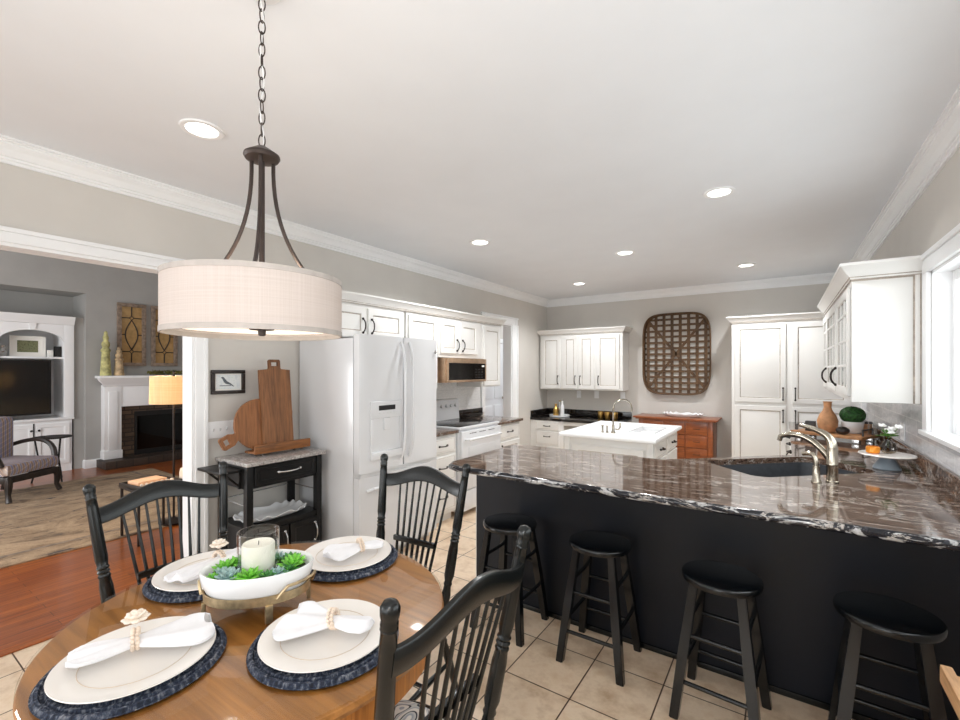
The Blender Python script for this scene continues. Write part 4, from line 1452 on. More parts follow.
def napkin(loc, ang, label, seed, fan=0.085, tail=0.045, length=0.27, ring_t=0.42):
    rnd = random.Random(seed)
    ph = [rnd.uniform(0, 6) for _ in range(4)]
    n, m = 26, 40
    loops = []
    for i in range(n + 1):
        t = i / n
        x = (t - ring_t) * length
        if t < ring_t:
            s_ = (ring_t - t) / ring_t
            wd = 0.016 + (tail - 0.016) * min(1, s_ * 1.9) ** 0.8
            if s_ > 0.85:
                wd *= 1 - 0.5 * (s_ - 0.85) / 0.15
            hh = 0.018 - 0.007 * s_
            pl = 1.5
        else:
            s_ = (t - ring_t) / (1 - ring_t)
            wd = 0.016 + (fan - 0.016) * min(1, s_ * 1.35) ** 0.75
            if s_ > 0.8:
                wd *= 1 - 0.28 * ((s_ - 0.8) / 0.2) ** 2
            hh = 0.017 - 0.005 * s_
            pl = 3.5
        lp = []
        for k in range(m):
            a = 2 * PI * k / m
            y = wd * math.cos(a)
            q = y / max(wd, 1e-4)
            rip = 0.008 * s_ * math.sin(pl * 2 * q + ph[0]) + 0.0035 * s_ * math.sin(9 * q + ph[1] + 4 * t)
            sc = 0.5 if math.sin(a) < 0 else 1.0
            z = hh + hh * sc * math.sin(a) * 0.9 + rip * (1 if math.sin(a) > 0 else 0.2)
            xx = x + (0.012 * math.cos(3 * q + ph[2]) + 0.002 * math.cos(40 * q)) * (s_ ** 4 if t > ring_t else 0)
            lp.append((xx, y, max(0.0, z + 0.001 + 0.004 * s_)))
        loops.append(lp)
    o = B().rings(loops).build('napkin', 'linen', smooth=70)
    o.location = (loc[0], loc[1], PMZ + 0.0146)
    o.rotation_euler = (0, 0, ang)
    tag(o, label, 'napkin', 'white linen napkins')


def napkin_ring(loc, ang, label, flower, tilt=0.0):
    z0 = PMZ + 0.0146
    t = thing('napkin_ring', label, 'napkin ring', (loc[0], loc[1], z0), 'beaded napkin rings')
    t.rotation_euler = (0, 0, ang)
    OFF[t.name] = Vector((0, 0, 0))
    b = B()
    n = 15
    for s_ in (-0.0052, 0.0052):
        for k in range(n):
            a = 2 * PI * (k + (0.5 if s_ > 0 else 0)) / n
            b.sphere((s_ + tilt * math.sin(a), 0.024 * math.cos(a), 0.0285 + 0.0235 * math.sin(a)), 0.0057, seg=8, rings=6)
    b.build('bead_band', 'bead', t, smooth=80)
    if flower:
        b = B()
        rnd = random.Random(int(abs(loc[0]) * 1000))
        c = Vector((0.0, flower[0], flower[1]))
        b.sphere(c, 0.012, seg=10, rings=6)
        for layer, (nn, rr, el) in enumerate(((8, 0.026, 0.15), (7, 0.020, 0.7), (5, 0.011, 1.2))):
            for k in range(nn):
                a = 2 * PI * k / nn + layer
                d = Vector((math.cos(a) * math.cos(el), math.sin(a) * math.cos(el), math.sin(el)))
                M = Matrix.Translation(c + d * rr * 0.75) @ d.to_track_quat('X', 'Z').to_matrix().to_4x4()
                b.sphere((0, 0, 0), 0.0125, 1.1, 0.85, 0.35, 10, 6, M)
        b.build('shell_flower', 'shell', t, smooth=80)


SET = [
    ((-1.393, 0.468), 'on the near left of the table, closest to the camera', 1.33, True),
    ((-1.072, 0.808), 'on the right of the table in front of the nearest chair', 2.3, False),
    ((-1.466, 1.205), 'on the far side of the table in front of the fridge-side chair', 2.6, False),
    ((-1.772, 0.820), 'on the far left of the table in front of the chair by the living room', 2.2, True),
]
ORD = ['near left', 'right', 'far', 'far left']
PLW = ['near-left place, closest to the camera', 'right-hand place in front of the nearest chair', 'far place nearest the fridge', 'far left place nearest the living room']
for (loc, wh, ang, fl), w_ in zip(SET, PLW):
    placemat(loc, 'round braided navy placemat at the ' + w_)
    plate(loc, 'round cream plate at the ' + w_)
NAP = [((-1.415, 0.470), 1.2), ((-1.062, 0.825), 3.65), ((-1.42, 1.235), 4.3), ((-1.765, 0.85), 4.95)]


# white bowl of succulents on its gold stand, around a candle in a hurricane glass
bc = Vector((-1.402, 0.797))
ba = math.radians(47)
Mb = Matrix.Translation((bc.x, bc.y, 0)) @ Matrix.Rotation(ba, 4, 'Z')


def ell(a, b_, z, n=48):
    return [Mb @ Vector((a * math.cos(2 * PI * k / n), b_ * math.sin(2 * PI * k / n), z)) for k in range(n)]


RA, RB = 0.168, 0.116
zb = GT + 0.060
st = thing('bowl_stand', 'hammered gold footed stand holding the white succulent bowl', 'bowl stand', (bc.x, bc.y, GT))
b = B()
b.rings([ell(RA * 0.93, RB * 0.93, zb - 0.006), ell(RA * 0.945, RB * 0.945, zb + 0.022), ell(RA * 0.925, RB * 0.925, zb + 0.022), ell(RA * 0.91, RB * 0.91, zb - 0.006), ell(RA * 0.93, RB * 0.93, zb - 0.006)], True, False, False)
b.rings([ell(RA * 0.93, RB * 0.93, zb - 0.006), ell(RA * 0.93, RB * 0.93, zb - 0.002), ell(RA * 0.3, RB * 0.3, zb - 0.002), ell(RA * 0.3, RB * 0.3, zb - 0.006)], True, True, True)
b.build('band', 'pale_gold', st, smooth=50)
for a in (-70, 20, 110, 200):
    a = math.radians(a)
    p = Mb @ Vector((RA * 0.93 * math.cos(a), RB * 0.93 * math.sin(a), 0))
    d = (p - Vector((bc.x, bc.y, 0))).normalized()
    M = Matrix.Translation((p.x, p.y, (GT + zb) / 2 - 0.0025)) @ Matrix.Rotation(math.atan2(d.y, d.x), 4, 'Z')
    B().obox(M, 0.012, 0.022, zb - GT - 0.006, 0.003).build('leg', 'pale_gold', st)
for a0, a1 in ((-62, 8), (118, 188)):
    pts = []
    for k in range(15):
        t = k / 14
        a = math.radians(a0 + (a1 - a0) * t)
        e = min(1, min(t, 1 - t) / 0.12)
        rr = 0.965 + 0.065 * e
        q = Mb @ Vector((RA * rr * math.cos(a), RB * rr * math.sin(a), zb + 0.01 + 0.034 * e))
        pts.append(q)
    B().tube(pts, 0.0048, 8).build('handle', 'pale_gold', st)
bowl = B()
bowl.rings([ell(RA * 0.55, RB * 0.55, zb), ell(RA * 0.8, RB * 0.8, zb + 0.004), ell(RA * 0.90, RB * 0.90, zb + 0.022), ell(RA * 0.97, RB * 0.97, zb + 0.048), ell(RA, RB, zb + 0.078), ell(RA * 0.985, RB * 0.98, zb + 0.084), ell(RA * 0.93, RB * 0.90, zb + 0.080), ell(RA * 0.90, RB * 0.86, zb + 0.052), ell(RA * 0.6, RB * 0.6, zb + 0.046)], True, True, True)
o = bowl.build('bowl', 'ceramic_white', at=(bc.x, bc.y, zb), smooth=60)
tag(o, 'white oval ceramic bowl filled with succulents on a gold stand', 'bowl')
B().rings([ell(RA * 0.88, RB * 0.84, zb + 0.0545), ell(RA * 0.86, RB * 0.82, zb + 0.060), ell(RA * 0.4, RB * 0.4, zb + 0.062)], True, True, True).build('moss_bed', 'moss', o)
hz = zb + 0.0625
hc = (-1.402, 0.797)
hg = B()
hr = 0.062
hg.lathe([(hr, hz), (hr, hz + 0.128), (hr - 0.003, hz + 0.128), (hr - 0.003, hz + 0.004), (0.002, hz + 0.004)], (hc[0], hc[1], 0), 40)
tag(hg.build('hurricane_glass', 'clear_glass', at=(hc[0], hc[1], hz)), 'clear glass hurricane cylinder around the white pillar candle', 'candle holder')
cn = thing('candle', 'white pillar candle inside the glass cylinder on the dining table', 'candle', (hc[0], hc[1], hz + 0.005))
B().lathe([(0.047, hz + 0.005), (0.049, hz + 0.008), (0.049, hz + 0.084), (0.046, hz + 0.089), (0.038, hz + 0.085), (0.004, hz + 0.082)], (hc[0], hc[1], 0), 36).build('wax', 'wax', cn)
B().cyl((hc[0], hc[1], hz + 0.082), (hc[0] + 0.002, hc[1], hz + 0.095), 0.0013, seg=6).build('wick', 'black_matte', cn)


def rosette(loc, size, mat, label, pointed=True, seed=0):
    rnd = random.Random(seed)
    b = B()
    for layer, (nn, rr, el, ln) in enumerate(((8, 0.5, 0.18, 1.0), (7, 0.36, 0.6, 0.85), (5, 0.2, 1.05, 0.65), (3, 0.08, 1.35, 0.45))):
        for k in range(nn):
            a = 2 * PI * k / nn + layer * 0.6 + rnd.uniform(-0.1, 0.1)
            e = el + rnd.uniform(-0.1, 0.1)
            d = Vector((math.cos(a) * math.cos(e), math.sin(a) * math.cos(e), math.sin(e)))
            L = size * ln
            M = Matrix.Translation(Vector((0, 0, size * 0.12)) + d * L * 0.45) @ d.to_track_quat('X', 'Z').to_matrix().to_4x4()
            prof = [(0.12, -0.5), (0.20, -0.2), (0.26, 0.1), (0.20, 0.34), (0.015 if pointed else 0.10, 0.54)]
            loops = []
            for w2, x in prof:
                loops.append([M @ Vector((x * L, w2 * L * (1.0 if not pointed else 0.8) * math.cos(2 * PI * q / 8), 0.3 * w2 * L * math.sin(2 * PI * q / 8) + (0.10 * L * (x + 0.5) ** 2))) for q in range(8)])
            b.rings(loops)
    zmin = min(v.co.z for v in b.bm.verts)
    o = b.build('succulent', mat, smooth=60)
    o.location = (loc[0], loc[1], loc[2] - min(zmin, 0) + 0.0005)
    tag(o, label, 'succulent', 'succulents in the white bowl')


SUC = [(-95, .72, .048, 'leaf_bright', 1), (-128, .76, .044, 'leaf_blue', 0), (-160, .72, .036, 'leaf_blue', 0), (165, .72, .045, 'leaf_bright', 1), (135, .74, .04, 'leaf_bright', 1), (-70, .80, .034, 'leaf_dark', 1),
       (-50, .74, .034, 'leaf_blue', 1), (-28, .76, .036, 'leaf_dark', 1), (-8, .70, .046, 'leaf_bright', 1), (15, .74, .044, 'leaf_bright', 1), (38, .76, .038, 'leaf_dark', 1), (-112, .80, .03, 'leaf_bright', 0), (70, .8, .034, 'leaf_blue', 1), (100, .8, .034, 'leaf_dark', 1), (-150, .95, .028, 'leaf_bright', 1), (120, .98, .03, 'leaf_dark', 1)]
LBL = {('leaf_bright', 1): 'pointed bright green succulent rosette planted in the white bowl', ('leaf_blue', 0): 'round-leaved blue-grey succulent rosette in the left of the white bowl',
       ('leaf_dark', 1): 'pointed darker green succulent rosette planted in the white bowl', ('leaf_blue', 1): 'pointed pale blue-green succulent rosette planted in the white bowl', ('leaf_bright', 0): 'small round-leaved bright green succulent in the white bowl'}
for i, (a, k, sz, m_, pt) in enumerate(SUC):
    a = math.radians(a)
    q = Mb @ Vector((RA * 0.86 * k * math.cos(a), RB * 0.84 * k * math.sin(a), 0))
    rosette((q.x, q.y, zb + 0.0625), sz * 1.0, m_, LBL[(m_, pt)], bool(pt), i)

# napkins and rings
NL = ['white napkin pulled through a shell-topped ring on the near-left plate', 'white napkin fanned out to the left on the right-hand plate', 'white napkin in a beaded ring on the far plate by the fridge', 'white napkin hanging off a shell-topped ring on the left far plate']
for i, ((loc, ang), lb) in enumerate(zip(NAP, NL)):
    napkin(loc, ang, lb, i, fan=(0.085, 0.10, 0.085, 0.06)[i], length=(0.30, 0.25, 0.22, 0.26)[i], ring_t=(0.45, 0.45, 0.4, 0.35)[i])
napkin_ring(NAP[0][0], NAP[0][1], 'beaded napkin ring with a cream shell flower on the near-left plate', (0.018, 0.072))
napkin_ring(NAP[1][0], NAP[1][1], 'plain beaded napkin ring on the right-hand plate', None, 0.006)
napkin_ring(NAP[2][0], NAP[2][1], 'plain beaded napkin ring on the far plate by the fridge', None, 0.004)
napkin_ring(NAP[3][0], NAP[3][1], 'beaded napkin ring with a cream shell flower on the left far plate', (0.0, 0.075))

# ------------------------------------------------------------------ dining chairs
POST = [(0, 0.017), (0.10, 0.021), (0.16, 0.016), (0.175, 0.020), (0.19, 0.016), (0.23, 0.023), (0.40, 0.022), (0.45, 0.018), (0.462, 0.021), (0.474, 0.017), (0.486, 0.021), (0.498, 0.017), (0.51, 0.021), (0.522, 0.017), (0.56, 0.021), (0.86, 0.018), (0.905, 0.0165), (0.91, 0.0185), (0.918, 0.0165), (0.926, 0.0185), (0.934, 0.016), (0.955, 0.0195), (0.975, 0.020), (0.992, 0.015), (1.0, 0.004)]


def make_chair():
    r = thing('dining_chair', 'x', 'chair', (0, 0, 0), 'black spindle-back dining chairs')
    # saddle seat
    b = B()
    pl = []
    for k in range(40):
        a = 2 * PI * k / 40
        c, s_ = math.cos(a), math.sin(a)
        ww = 0.225 if s_ > 0 else 0.225 - 0.03 * (-s_)
        pl.append((ww * math.copysign(abs(c) ** 0.72, c), 0.205 * math.copysign(abs(s_) ** 0.72, s_)))
    b.rings([[(x * .94, y * .94, 0.425) for x, y in pl], [(x, y, 0.435) for x, y in pl], [(x, y, 0.452) for x, y in pl], [(x * .95, y * .95, 0.46) for x, y in pl], [(x * .5, y * .5, 0.452) for x, y in pl]])
    b.build('seat', 'black_paint', r)
    for s_ in (-1, 1):
        P0 = Vector((s_ * 0.195, -0.165, 0.44)); P1 = Vector((s_ * 0.252, -0.275, 1.085))
        B().turned(P0, P1, POST, 14).build('back_post', 'black_paint', r, smooth=50)
        B().turned((s_ * 0.17, -0.145, 0.43), (s_ * 0.215, -0.255, 0.0), [(0, .014), (.15, .018), (.3, .013), (.33, .017), (.36, .013), (.5, .019), (.75, .016), (1, .011)], 12).build('leg', 'black_paint', r, smooth=50)
        B().turned((s_ * 0.17, 0.13, 0.43), (s_ * 0.215, 0.185, 0.0), [(0, .014), (.15, .018), (.3, .013), (.33, .017), (.36, .013), (.5, .019), (.75, .016), (1, .011)], 12).build('leg', 'black_paint', r, smooth=50)
        B().turned((s_ * 0.197, -0.205, 0.18), (s_ * 0.197, 0.16, 0.18), [(0, .008), (.5, .014), (1, .008)], 10).build('stretcher', 'black_paint', r, smooth=50)
    B().turned((-0.197, -0.02, 0.18), (0.197, -0.02, 0.18), [(0, .008), (.5, .013), (1, .008)], 10).build('stretcher', 'black_paint', r, smooth=50)

    def crest_c(t):          # t in [-1,1]
        x = 0.243 * t
        arch = 0.5 + 0.5 * math.cos(PI * min(1, abs(t) / 0.95))
        return x, -0.262 - 0.030 * (1 - t * t), 0.955 + 0.050 * arch, 0.030 + 0.006 * arch
    loops = []
    n = 30
    for i in range(n + 1):
        t = -1 + 2 * i / n
        x, y, z, hh = crest_c(t)
        th = 0.011
        lean = 0.17
        lp = []
        for dy, dz in ((-th, -hh + .005), (-th + .004, -hh), (th - .004, -hh), (th, -hh + .005), (th, hh - .007), (th - .005, hh), (-th + .005, hh), (-th, hh - .007)):
            lp.append((x, y + dy - lean * dz, z + dz))
        loops.append(lp)
    B().rings(loops).build('crest_rail', 'black_paint', r, smooth=40)
    nsp = 8
    for k in range(nsp):
        q = -1 + 2 * k / (nsp - 1)
        xt, yt, zt, hh = crest_c(q * 0.145 / 0.243)
        B().turned((q * 0.085, -0.155, 0.452), (xt, yt + 0.005, zt - hh + 0.012), [(0, .0055), (.35, .0072), (.7, .006), (1, .0048)], 8).build('spindle', 'black_paint', r, smooth=60)
    M = Matrix.Translation((0, -0.155 - 0.045, 0.70))
    B().obox(M, 0.245, 0.020, 0.026, 0.006).build('back_rail', 'black_paint', r)
    return r


ch = make_chair()
CH = [((-1.928, 0.838), -90 + 1.5, 'black spindle-back dining chair left of the table, by the living room opening'),
      ((-1.448, 1.40), 180 + 4.4, 'black spindle-back dining chair across the table, in front of the white fridge'),
      ((-0.880, 0.868), 90 - 2.0, 'black spindle-back dining chair nearest the camera at the right of the table')]
chairs = []
for i, (p, a, lb) in enumerate(CH):
    o = ch if i == 0 else copy_tree(ch)
    chairs.append((o, p, a, lb))
for o, p, a, lb in chairs:
    o.location = (p[0], p[1], 0)
    o.rotation_euler = (0, 0, math.radians(a))
    o['label'] = lb
# seat cushions
for (o, p, a, lb), cl in zip(chairs, ('patterned cushion on the chair by the living room opening', 'patterned grey cushion on the chair in front of the fridge', 'grey swirl-patterned cushion on the chair nearest the camera')):
    b = B()
    pl = []
    for k in range(48):
        an = 2 * PI * k / 48
        c, s_ = math.cos(an), math.sin(an)
        pl.append((0.185 * math.copysign(abs(c) ** 0.75, c), 0.165 * math.copysign(abs(s_) ** 0.75, s_)))
    b.rings([[(x * .9, y * .9, 0) for x, y in pl], [(x, y, 0.008) for x, y in pl], [(x, y, 0.016) for x, y in pl], [(x * .92, y * .92, 0.028) for x, y in pl], [(x * .4, y * .4, 0.033) for x, y in pl]])
    c = b.build('seat_cushion', 'swirl_fabric', smooth=60)
    c.location = (p[0], p[1], 0.461)
    c.rotation_euler = (0, 0, math.radians(a))
    c.data.transform(Matrix.Translation((0, 0.02, 0)))
    tag(c, cl, 'cushion', 'swirl patterned seat cushions')

# ------------------------------------------------------------------ stools
def make_stool():
    r = thing('bar_stool', 'x', 'stool', (0, 0, 0), 'black wooden bar stools')
    B().lathe([(0.146, 0.579), (0.157, 0.582), (0.1605, 0.590), (0.161, 0.602), (0.158, 0.608), (0.152, 0.610), (0.002, 0.6095)], (0, 0, 0), 48).build('seat', 'stool_black', r, smooth=50)
    T, Bo, zt = 0.092, 0.158, 0.578
    def leg_at(sx, sy, z):
        t = 1 - z / zt
        k = T + (Bo - T) * t
        return Vector((sx * k, sy * k, z))
    for sx, sy in ((-1, -1), (1, -1), (1, 1), (-1, 1)):
        b = B()
        lps = []
        for z, hw in ((0.0, 0.0185), (0.30, 0.0205), (zt, 0.0165)):
            c = leg_at(sx, sy, z)
            lps.append([c + Vector((dx * hw, dy * hw, 0)) for dx, dy in ((-1, -1), (1, -1), (1, 1), (-1, 1))])
        b.rings(lps)
        es = [e for e in b.bm.edges if abs((e.verts[0].co - e.verts[1].co).z) > 0.1]
        bmesh.ops.bevel(b.bm, geom=es, offset=0.004, segments=2, affect='EDGES')
        b.build('leg', 'stool_black', r)
    for (a, c, zs) in (((-1, -1), (1, -1), (0.155, 0.355)), ((-1, 1), (1, 1), (0.155, 0.355)), ((-1, -1), (-1, 1), (0.215, 0.415)), ((1, -1), (1, 1), (0.215, 0.415))):
        for z in zs:
            B().cyl(leg_at(*a, z), leg_at(*c, z), 0.0095, seg=10).build('rung', 'stool_black', r, smooth=60)
    return r


st0 = make_stool()
STL = [((-1.362, 2.335), 0, 'black round-seat bar stool furthest left, at the end of the peninsula'),
       ((-0.81, 2.338), 0, 'black round-seat bar stool second from the left end of the peninsula'),
       ((-0.228, 2.255), -4, 'black round-seat bar stool third from the left end of the peninsula'),
       ((0.325, 2.262), -3, 'black round-seat bar stool furthest right, nearest the right-hand wall')]
for i, (p, a, lb) in enumerate(STL):
    o = st0 if i == 0 else copy_tree(st0)
    o.location = (p[0], p[1], 0)
    o.rotation_euler = (0, 0, math.radians(a))
    o['label'] = lb


# ------------------------------------------------------------------ black cart by the left wall
CX0, CX1, CY_0, CY_1 = -3.35, -2.955, 1.60, 2.185
ca = thing('kitchen_cart', 'black kitchen cart with a speckled granite top between the opening and the fridge', 'kitchen cart', ((CX0 + CX1) / 2, (CY_0 + CY_1) / 2, 0))
bx(CX0 - 0.01, CX1 + 0.025, CY_0 - 0.012, CY_1 + 0.02, 0.873, 0.898, bev=0.004).build('top', 'granite_speckle', ca)
for x in (CX0 + 0.005, CX1 - 0.045):
    for y in (CY_0, CY_1 - 0.045):
        bx(x, x + 0.045, y, y + 0.045, 0.03, 0.872, bev=0.003).build('leg', 'cart_black', ca)
        B().sphere((x + 0.022, y + 0.022, 0.0165), 0.0165, seg=10, rings=6).build('caster', 'black_matte', ca)
b = B()
b.box(CX0 + 0.02, CX1 - 0.012, CY_0 + 0.045, CY_1 - 0.045, 0.715, 0.872)
b.box(CX0 + 0.05, CX1 - 0.045, CY_0 + 0.006, CY_0 + 0.024, 0.715, 0.872)
b.box(CX0 + 0.05, CX1 - 0.045, CY_1 - 0.024, CY_1 - 0.006, 0.715, 0.872)
b.build('drawer_case', 'cart_black', ca)
f = Face((CX1 - 0.012, CY_0 + 0.05, 0), '+X')
dr_ = f.panel(0.005, CY_1 - CY_0 - 0.105, 0.735, 0.862, [(0, 0, 0), (0, .012, 0), (.003, .015, 0), (.025, .015, 0), (.03, .010, 0), (.036, .010, 0)]).build('drawer', 'cart_black', ca, smooth=20)
f.pull(dr_, 0.26, 0.80, 0.17, False, 0.010, 'silver', 0.005)
bx(CX0 + 0.01, CX1 - 0.005, CY_0 + 0.01, CY_1 - 0.01, 0.425, 0.447, bev=0.003).build('shelf', 'cart_black', ca)
b = B()
b.tube([(CX1 - 0.02, CY_1 - 0.02, 0.60), (CX0 + 0.03, CY_1 - 0.02, 0.60), (CX0 + 0.03, CY_0 + 0.02, 0.60), (CX1 - 0.02, CY_0 + 0.02, 0.60)], 0.005, 8)
b.build('shelf_rail', 'silver', ca)
b = B()
b.box(CX0 + 0.02, CX1 - 0.012, CY_0 + 0.02, CY_1 - 0.02, 0.07, 0.424)
b.build('cupboard', 'cart_black', ca)
for y0, y1, hy in ((0.0, 0.255, 0.225), (0.265, 0.515, 0.47)):
    d_ = f.panel(y0 + 0.005, y1, 0.09, 0.405, [(0, 0, 0), (0, .012, 0), (.003, .015, 0), (.04, .015, 0), (.045, .010, 0), (.05, .010, 0)]).build('door', 'cart_black', ca, smooth=20)
    f.pull(d_, hy, 0.30, 0.13, True, 0.012, 'silver', 0.005)
b = B()
b.box(CX0 + 0.04, CX1 - 0.05, CY_0 - 0.15, CY_0 - 0.002, 0.835, 0.853, 0.004)
b.build('side_leaf', 'cart_black', ca)
b = B()
for x in (CX0 + 0.06, CX1 - 0.08):
    b.box(x, x + 0.018, CY_0 - 0.02, CY_0 - 0.001, 0.72, 0.834)
    b.tube([(x + 0.009, CY_0 - 0.012, 0.735), (x + 0.009, CY_0 - 0.11, 0.83)], 0.008, 6)
b.build('leaf_bracket', 'cart_black', ca)


def scallop_dish(name, c, hx, hy, h, z, mat, label, cat, ang=0.0, waves=16, amp=0.010):
    M = Matrix.Translation((c[0], c[1], z)) @ Matrix.Rotation(ang, 4, 'Z')
    n = 96
    def lp(k, zz, wv):
        out = []
        for i in range(n):
            a = 2 * PI * i / n
            c_, s_ = math.cos(a), math.sin(a)
            q = 0.62
            x = hx * k * math.copysign(abs(c_) ** q, c_)
            y = hy * k * math.copysign(abs(s_) ** q, s_)
            out.append(M @ Vector((x, y, max(0.0, zz + wv * amp * math.sin(waves * a)))))
        return out
    o = B().rings([lp(0.70, 0, 0), lp(0.80, 0.004, 0), lp(0.93, h * 0.6, 0.5), lp(1.0, h, 1), lp(0.985, h + 0.003, 1), lp(0.92, h * 0.6 + 0.005, 0.5), lp(0.78, 0.008, 0), lp(0.3, 0.006, 0)]).build(name, mat, at=(c[0], c[1], z), smooth=60)
    return tag(o, label, cat)


scallop_dish('serving_tray', (-3.14, 1.885), 0.14, 0.255, 0.032, 0.4475, 'ceramic_white', 'white ruffle-edged tray on the middle shelf of the black cart', 'tray')

# cutting boards on their ledge stand
LZ = 0.8985
ls = thing('board_stand', 'live-edge wooden ledge stand holding two cutting boards on the cart', 'stand', (-3.2, 1.955, LZ))
b = B()
b.box(-3.235, -3.1175, 1.735, 2.185, LZ + 0.022, LZ + 0.036, 0.004)
b.box(-3.117, -3.094, 1.735, 2.185, LZ + 0.018, LZ + 0.084, 0.008)
b.build('ledge', 'ledge_wood', ls)
bx(-3.262, -3.236, 1.80, 2.12, LZ + 0.022, LZ + 0.30, bev=0.004).build('back_board', 'ledge_wood', ls)
for x in (-3.215, -3.115):
    for y in (1.80, 2.12):
        B().lathe([(0.010, LZ), (0.013, LZ + 0.006), (0.008, LZ + 0.012), (0.010, LZ + 0.022)], (x, y, 0), 12).build('foot', 'silver', ls)


def board(poly_loops, thick, M, name, mat, label):
    """board outline with holes as (outer, hole) lists in local x,z; leaning matrix M"""
    b = B().plate([q for q in poly_loops if q], 'Y', 0, thick)
    o = b.build(name, mat, smooth=0)
    o.matrix_world = M
    return tag(o, label, 'cutting board')


LZB = LZ + 0.0365
# tall board: local x along world -Y.. ; local y = thickness ; lean back to the wall
lean = math.radians(5.5)
Mt = Matrix.Translation((-3.155, 1.955, LZB + 0.003)) @ Matrix.Rotation(PI / 2, 4, 'Z') @ Matrix.Rotation(-lean, 4, 'X')
hw = 0.124
out_ = [(-hw, 0), (hw, 0), (hw, 0.585), (0.052, 0.592), (0.046, 0.60), (0.046, 0.655), (0.038, 0.665), (-0.038, 0.665), (-0.046, 0.655), (-0.046, 0.60), (-0.052, 0.592), (-hw, 0.585)]
hol = [(-0.027, 0.615), (0.027, 0.615), (0.027, 0.645), (-0.027, 0.645)]
out_ = out_[6:] + out_[:6]
board((out_, hol), 0.022, Mt, 'cutting_board', 'board_wood', 'tall rectangular wooden cutting board with a cut-out handle at its top')
rr = 0.185
ang0 = math.radians(204)
pts = []
for k in range(49):
    a = ang0 + 0.16 + (2 * PI - 0.32) * k / 48
    pts.append((rr * math.cos(a), rr * math.sin(a)))
d0 = Vector((math.cos(ang0), math.sin(ang0))); n0 = Vector((-d0.y, d0.x))
hnd = []
for s_, l_ in ((-0.028, 0.195), (-0.045, 0.225), (-0.045, 0.295), (-0.035, 0.305), (0.035, 0.305), (0.045, 0.295), (0.045, 0.225), (0.028, 0.195)):
    q = d0 * l_ + n0 * s_
    hnd.append((q.x, q.y))
outr = pts + hnd
qh = []
for s_, l_ in ((-0.022, 0.245), (0.022, 0.245), (0.022, 0.282), (-0.022, 0.282)):
    q = d0 * l_ + n0 * s_
    qh.append((q.x, q.y))
outr = outr[52:] + outr[:52]
Mr = Matrix.Translation((-3.190, 1.825, LZB + 0.004 + rr)) @ Matrix.Rotation(PI / 2, 4, 'Z') @ Matrix.Rotation(-lean, 4, 'X')
board((outr, qh), 0.020, Mr, 'cutting_board', 'round_board_wood', 'round wooden cutting board with a handle, leaning behind the tall one')

# framed bird picture and switch plate
pf = thing('framed_picture', 'small dark-framed picture of a bird on the wall above the cart', 'picture', (XL, 1.685, 1.345))
PY0, PY1, PZ0, PZ1 = 1.567, 1.808, 1.345, 1.52
b = B()
b.box(XL + 0.001, XL + 0.022, PY0, PY0 + 0.026, PZ0 + 0.0265, PZ1 - 0.0265, 0.004)
b.box(XL + 0.001, XL + 0.022, PY1 - 0.026, PY1, PZ0 + 0.0265, PZ1 - 0.0265, 0.004)
b.box(XL + 0.001, XL + 0.022, PY0, PY1, PZ0, PZ0 + 0.026, 0.004)
b.box(XL + 0.001, XL + 0.022, PY0, PY1, PZ1 - 0.026, PZ1, 0.004)
b.build('frame', 'dark_wood', pf)
bx(XL + 0.001, XL + 0.010, PY0 + 0.02, PY1 - 0.02, PZ0 + 0.02, PZ1 - 0.02).build('mat_board', 'paper', pf)
pic = bx(XL + 0.0101, XL + 0.011, PY0 + 0.036, PY1 - 0.036, PZ0 + 0.036, PZ1 - 0.034).build('print', 'bird_wash', pf)
b = B()
yc, zc = 1.675, 1.435
b.prism([(yc - .040, zc + .030), (yc - .028, zc + .037), (yc - .018, zc + .030), (yc + .002, zc + .004), (yc + .028, zc - .012), (yc + .056, zc - .036), (yc + .048, zc - .036), (yc + .02, zc - .022), (yc - .006, zc - .016), (yc - .020, zc - .002), (yc - .030, zc + .020)], 'X', XL + 0.0111, XL + 0.0117)
b.box(XL + 0.0111, XL + 0.0116, yc - 0.05, yc + 0.03, zc - 0.032, zc - 0.027)
b.build('bird', 'slate', pf)


def switchplate(c, d, w_, h, n, label, kind='toggle'):
    f = Face((c[0], c[1], c[2]), d)
    r = thing('switch_plate' if kind == 'toggle' else 'outlet_plate', label, 'switch' if kind == 'toggle' else 'outlet', c)
    f.boxp(B(), -w_ / 2, w_ / 2, -h / 2, h / 2, 0.0005, 0.007, 0.003).build('plate', 'trim_white', r)
    for k in range(n):
        u = (k - (n - 1) / 2) * 0.046
        if kind == 'toggle':
            b = B()
            f.boxp(b, u - 0.005, u + 0.005, -0.011, 0.011, 0.0071, 0.0078)
            f.boxp(b, u - 0.004, u + 0.004, -0.002, 0.010, 0.0079, 0.018, 0.002)
            b.build('toggle', 'appliance_grey', r)
        else:
            b = B()
            for dz in (-0.02, 0.02):
                f.boxp(b, u - 0.013, u + 0.013, dz - 0.014, dz + 0.014, 0.0071, 0.010, 0.003)
            b.build('socket', 'trim_white', r)
    return r


switchplate((XL, 1.655, 1.09), '+X', 0.215, 0.12, 4, 'white four-switch plate on the wall beside the cart')
switchplate((XR - 0.0085, 4.28, 1.085), '-X', 0.12, 0.118, 2, 'white double outlet plate on the marble backsplash near the window', 'outlet')
switchplate((XL + 0.0065, 4.72, 1.12), '+X', 0.07, 0.115, 1, 'white outlet plate on the wall beyond the range', 'outlet')
for x, lb in ((-2.80, 'white outlet plate on the back wall, left one under the upper cabinet'), (-2.50, 'white outlet plate on the back wall, middle one under the upper cabinet'), (-2.08, 'white outlet plate on the back wall, right one under the upper cabinet')):
    switchplate((x, YB, 1.12), '-Y', 0.075, 0.118, 1, lb, 'outlet')

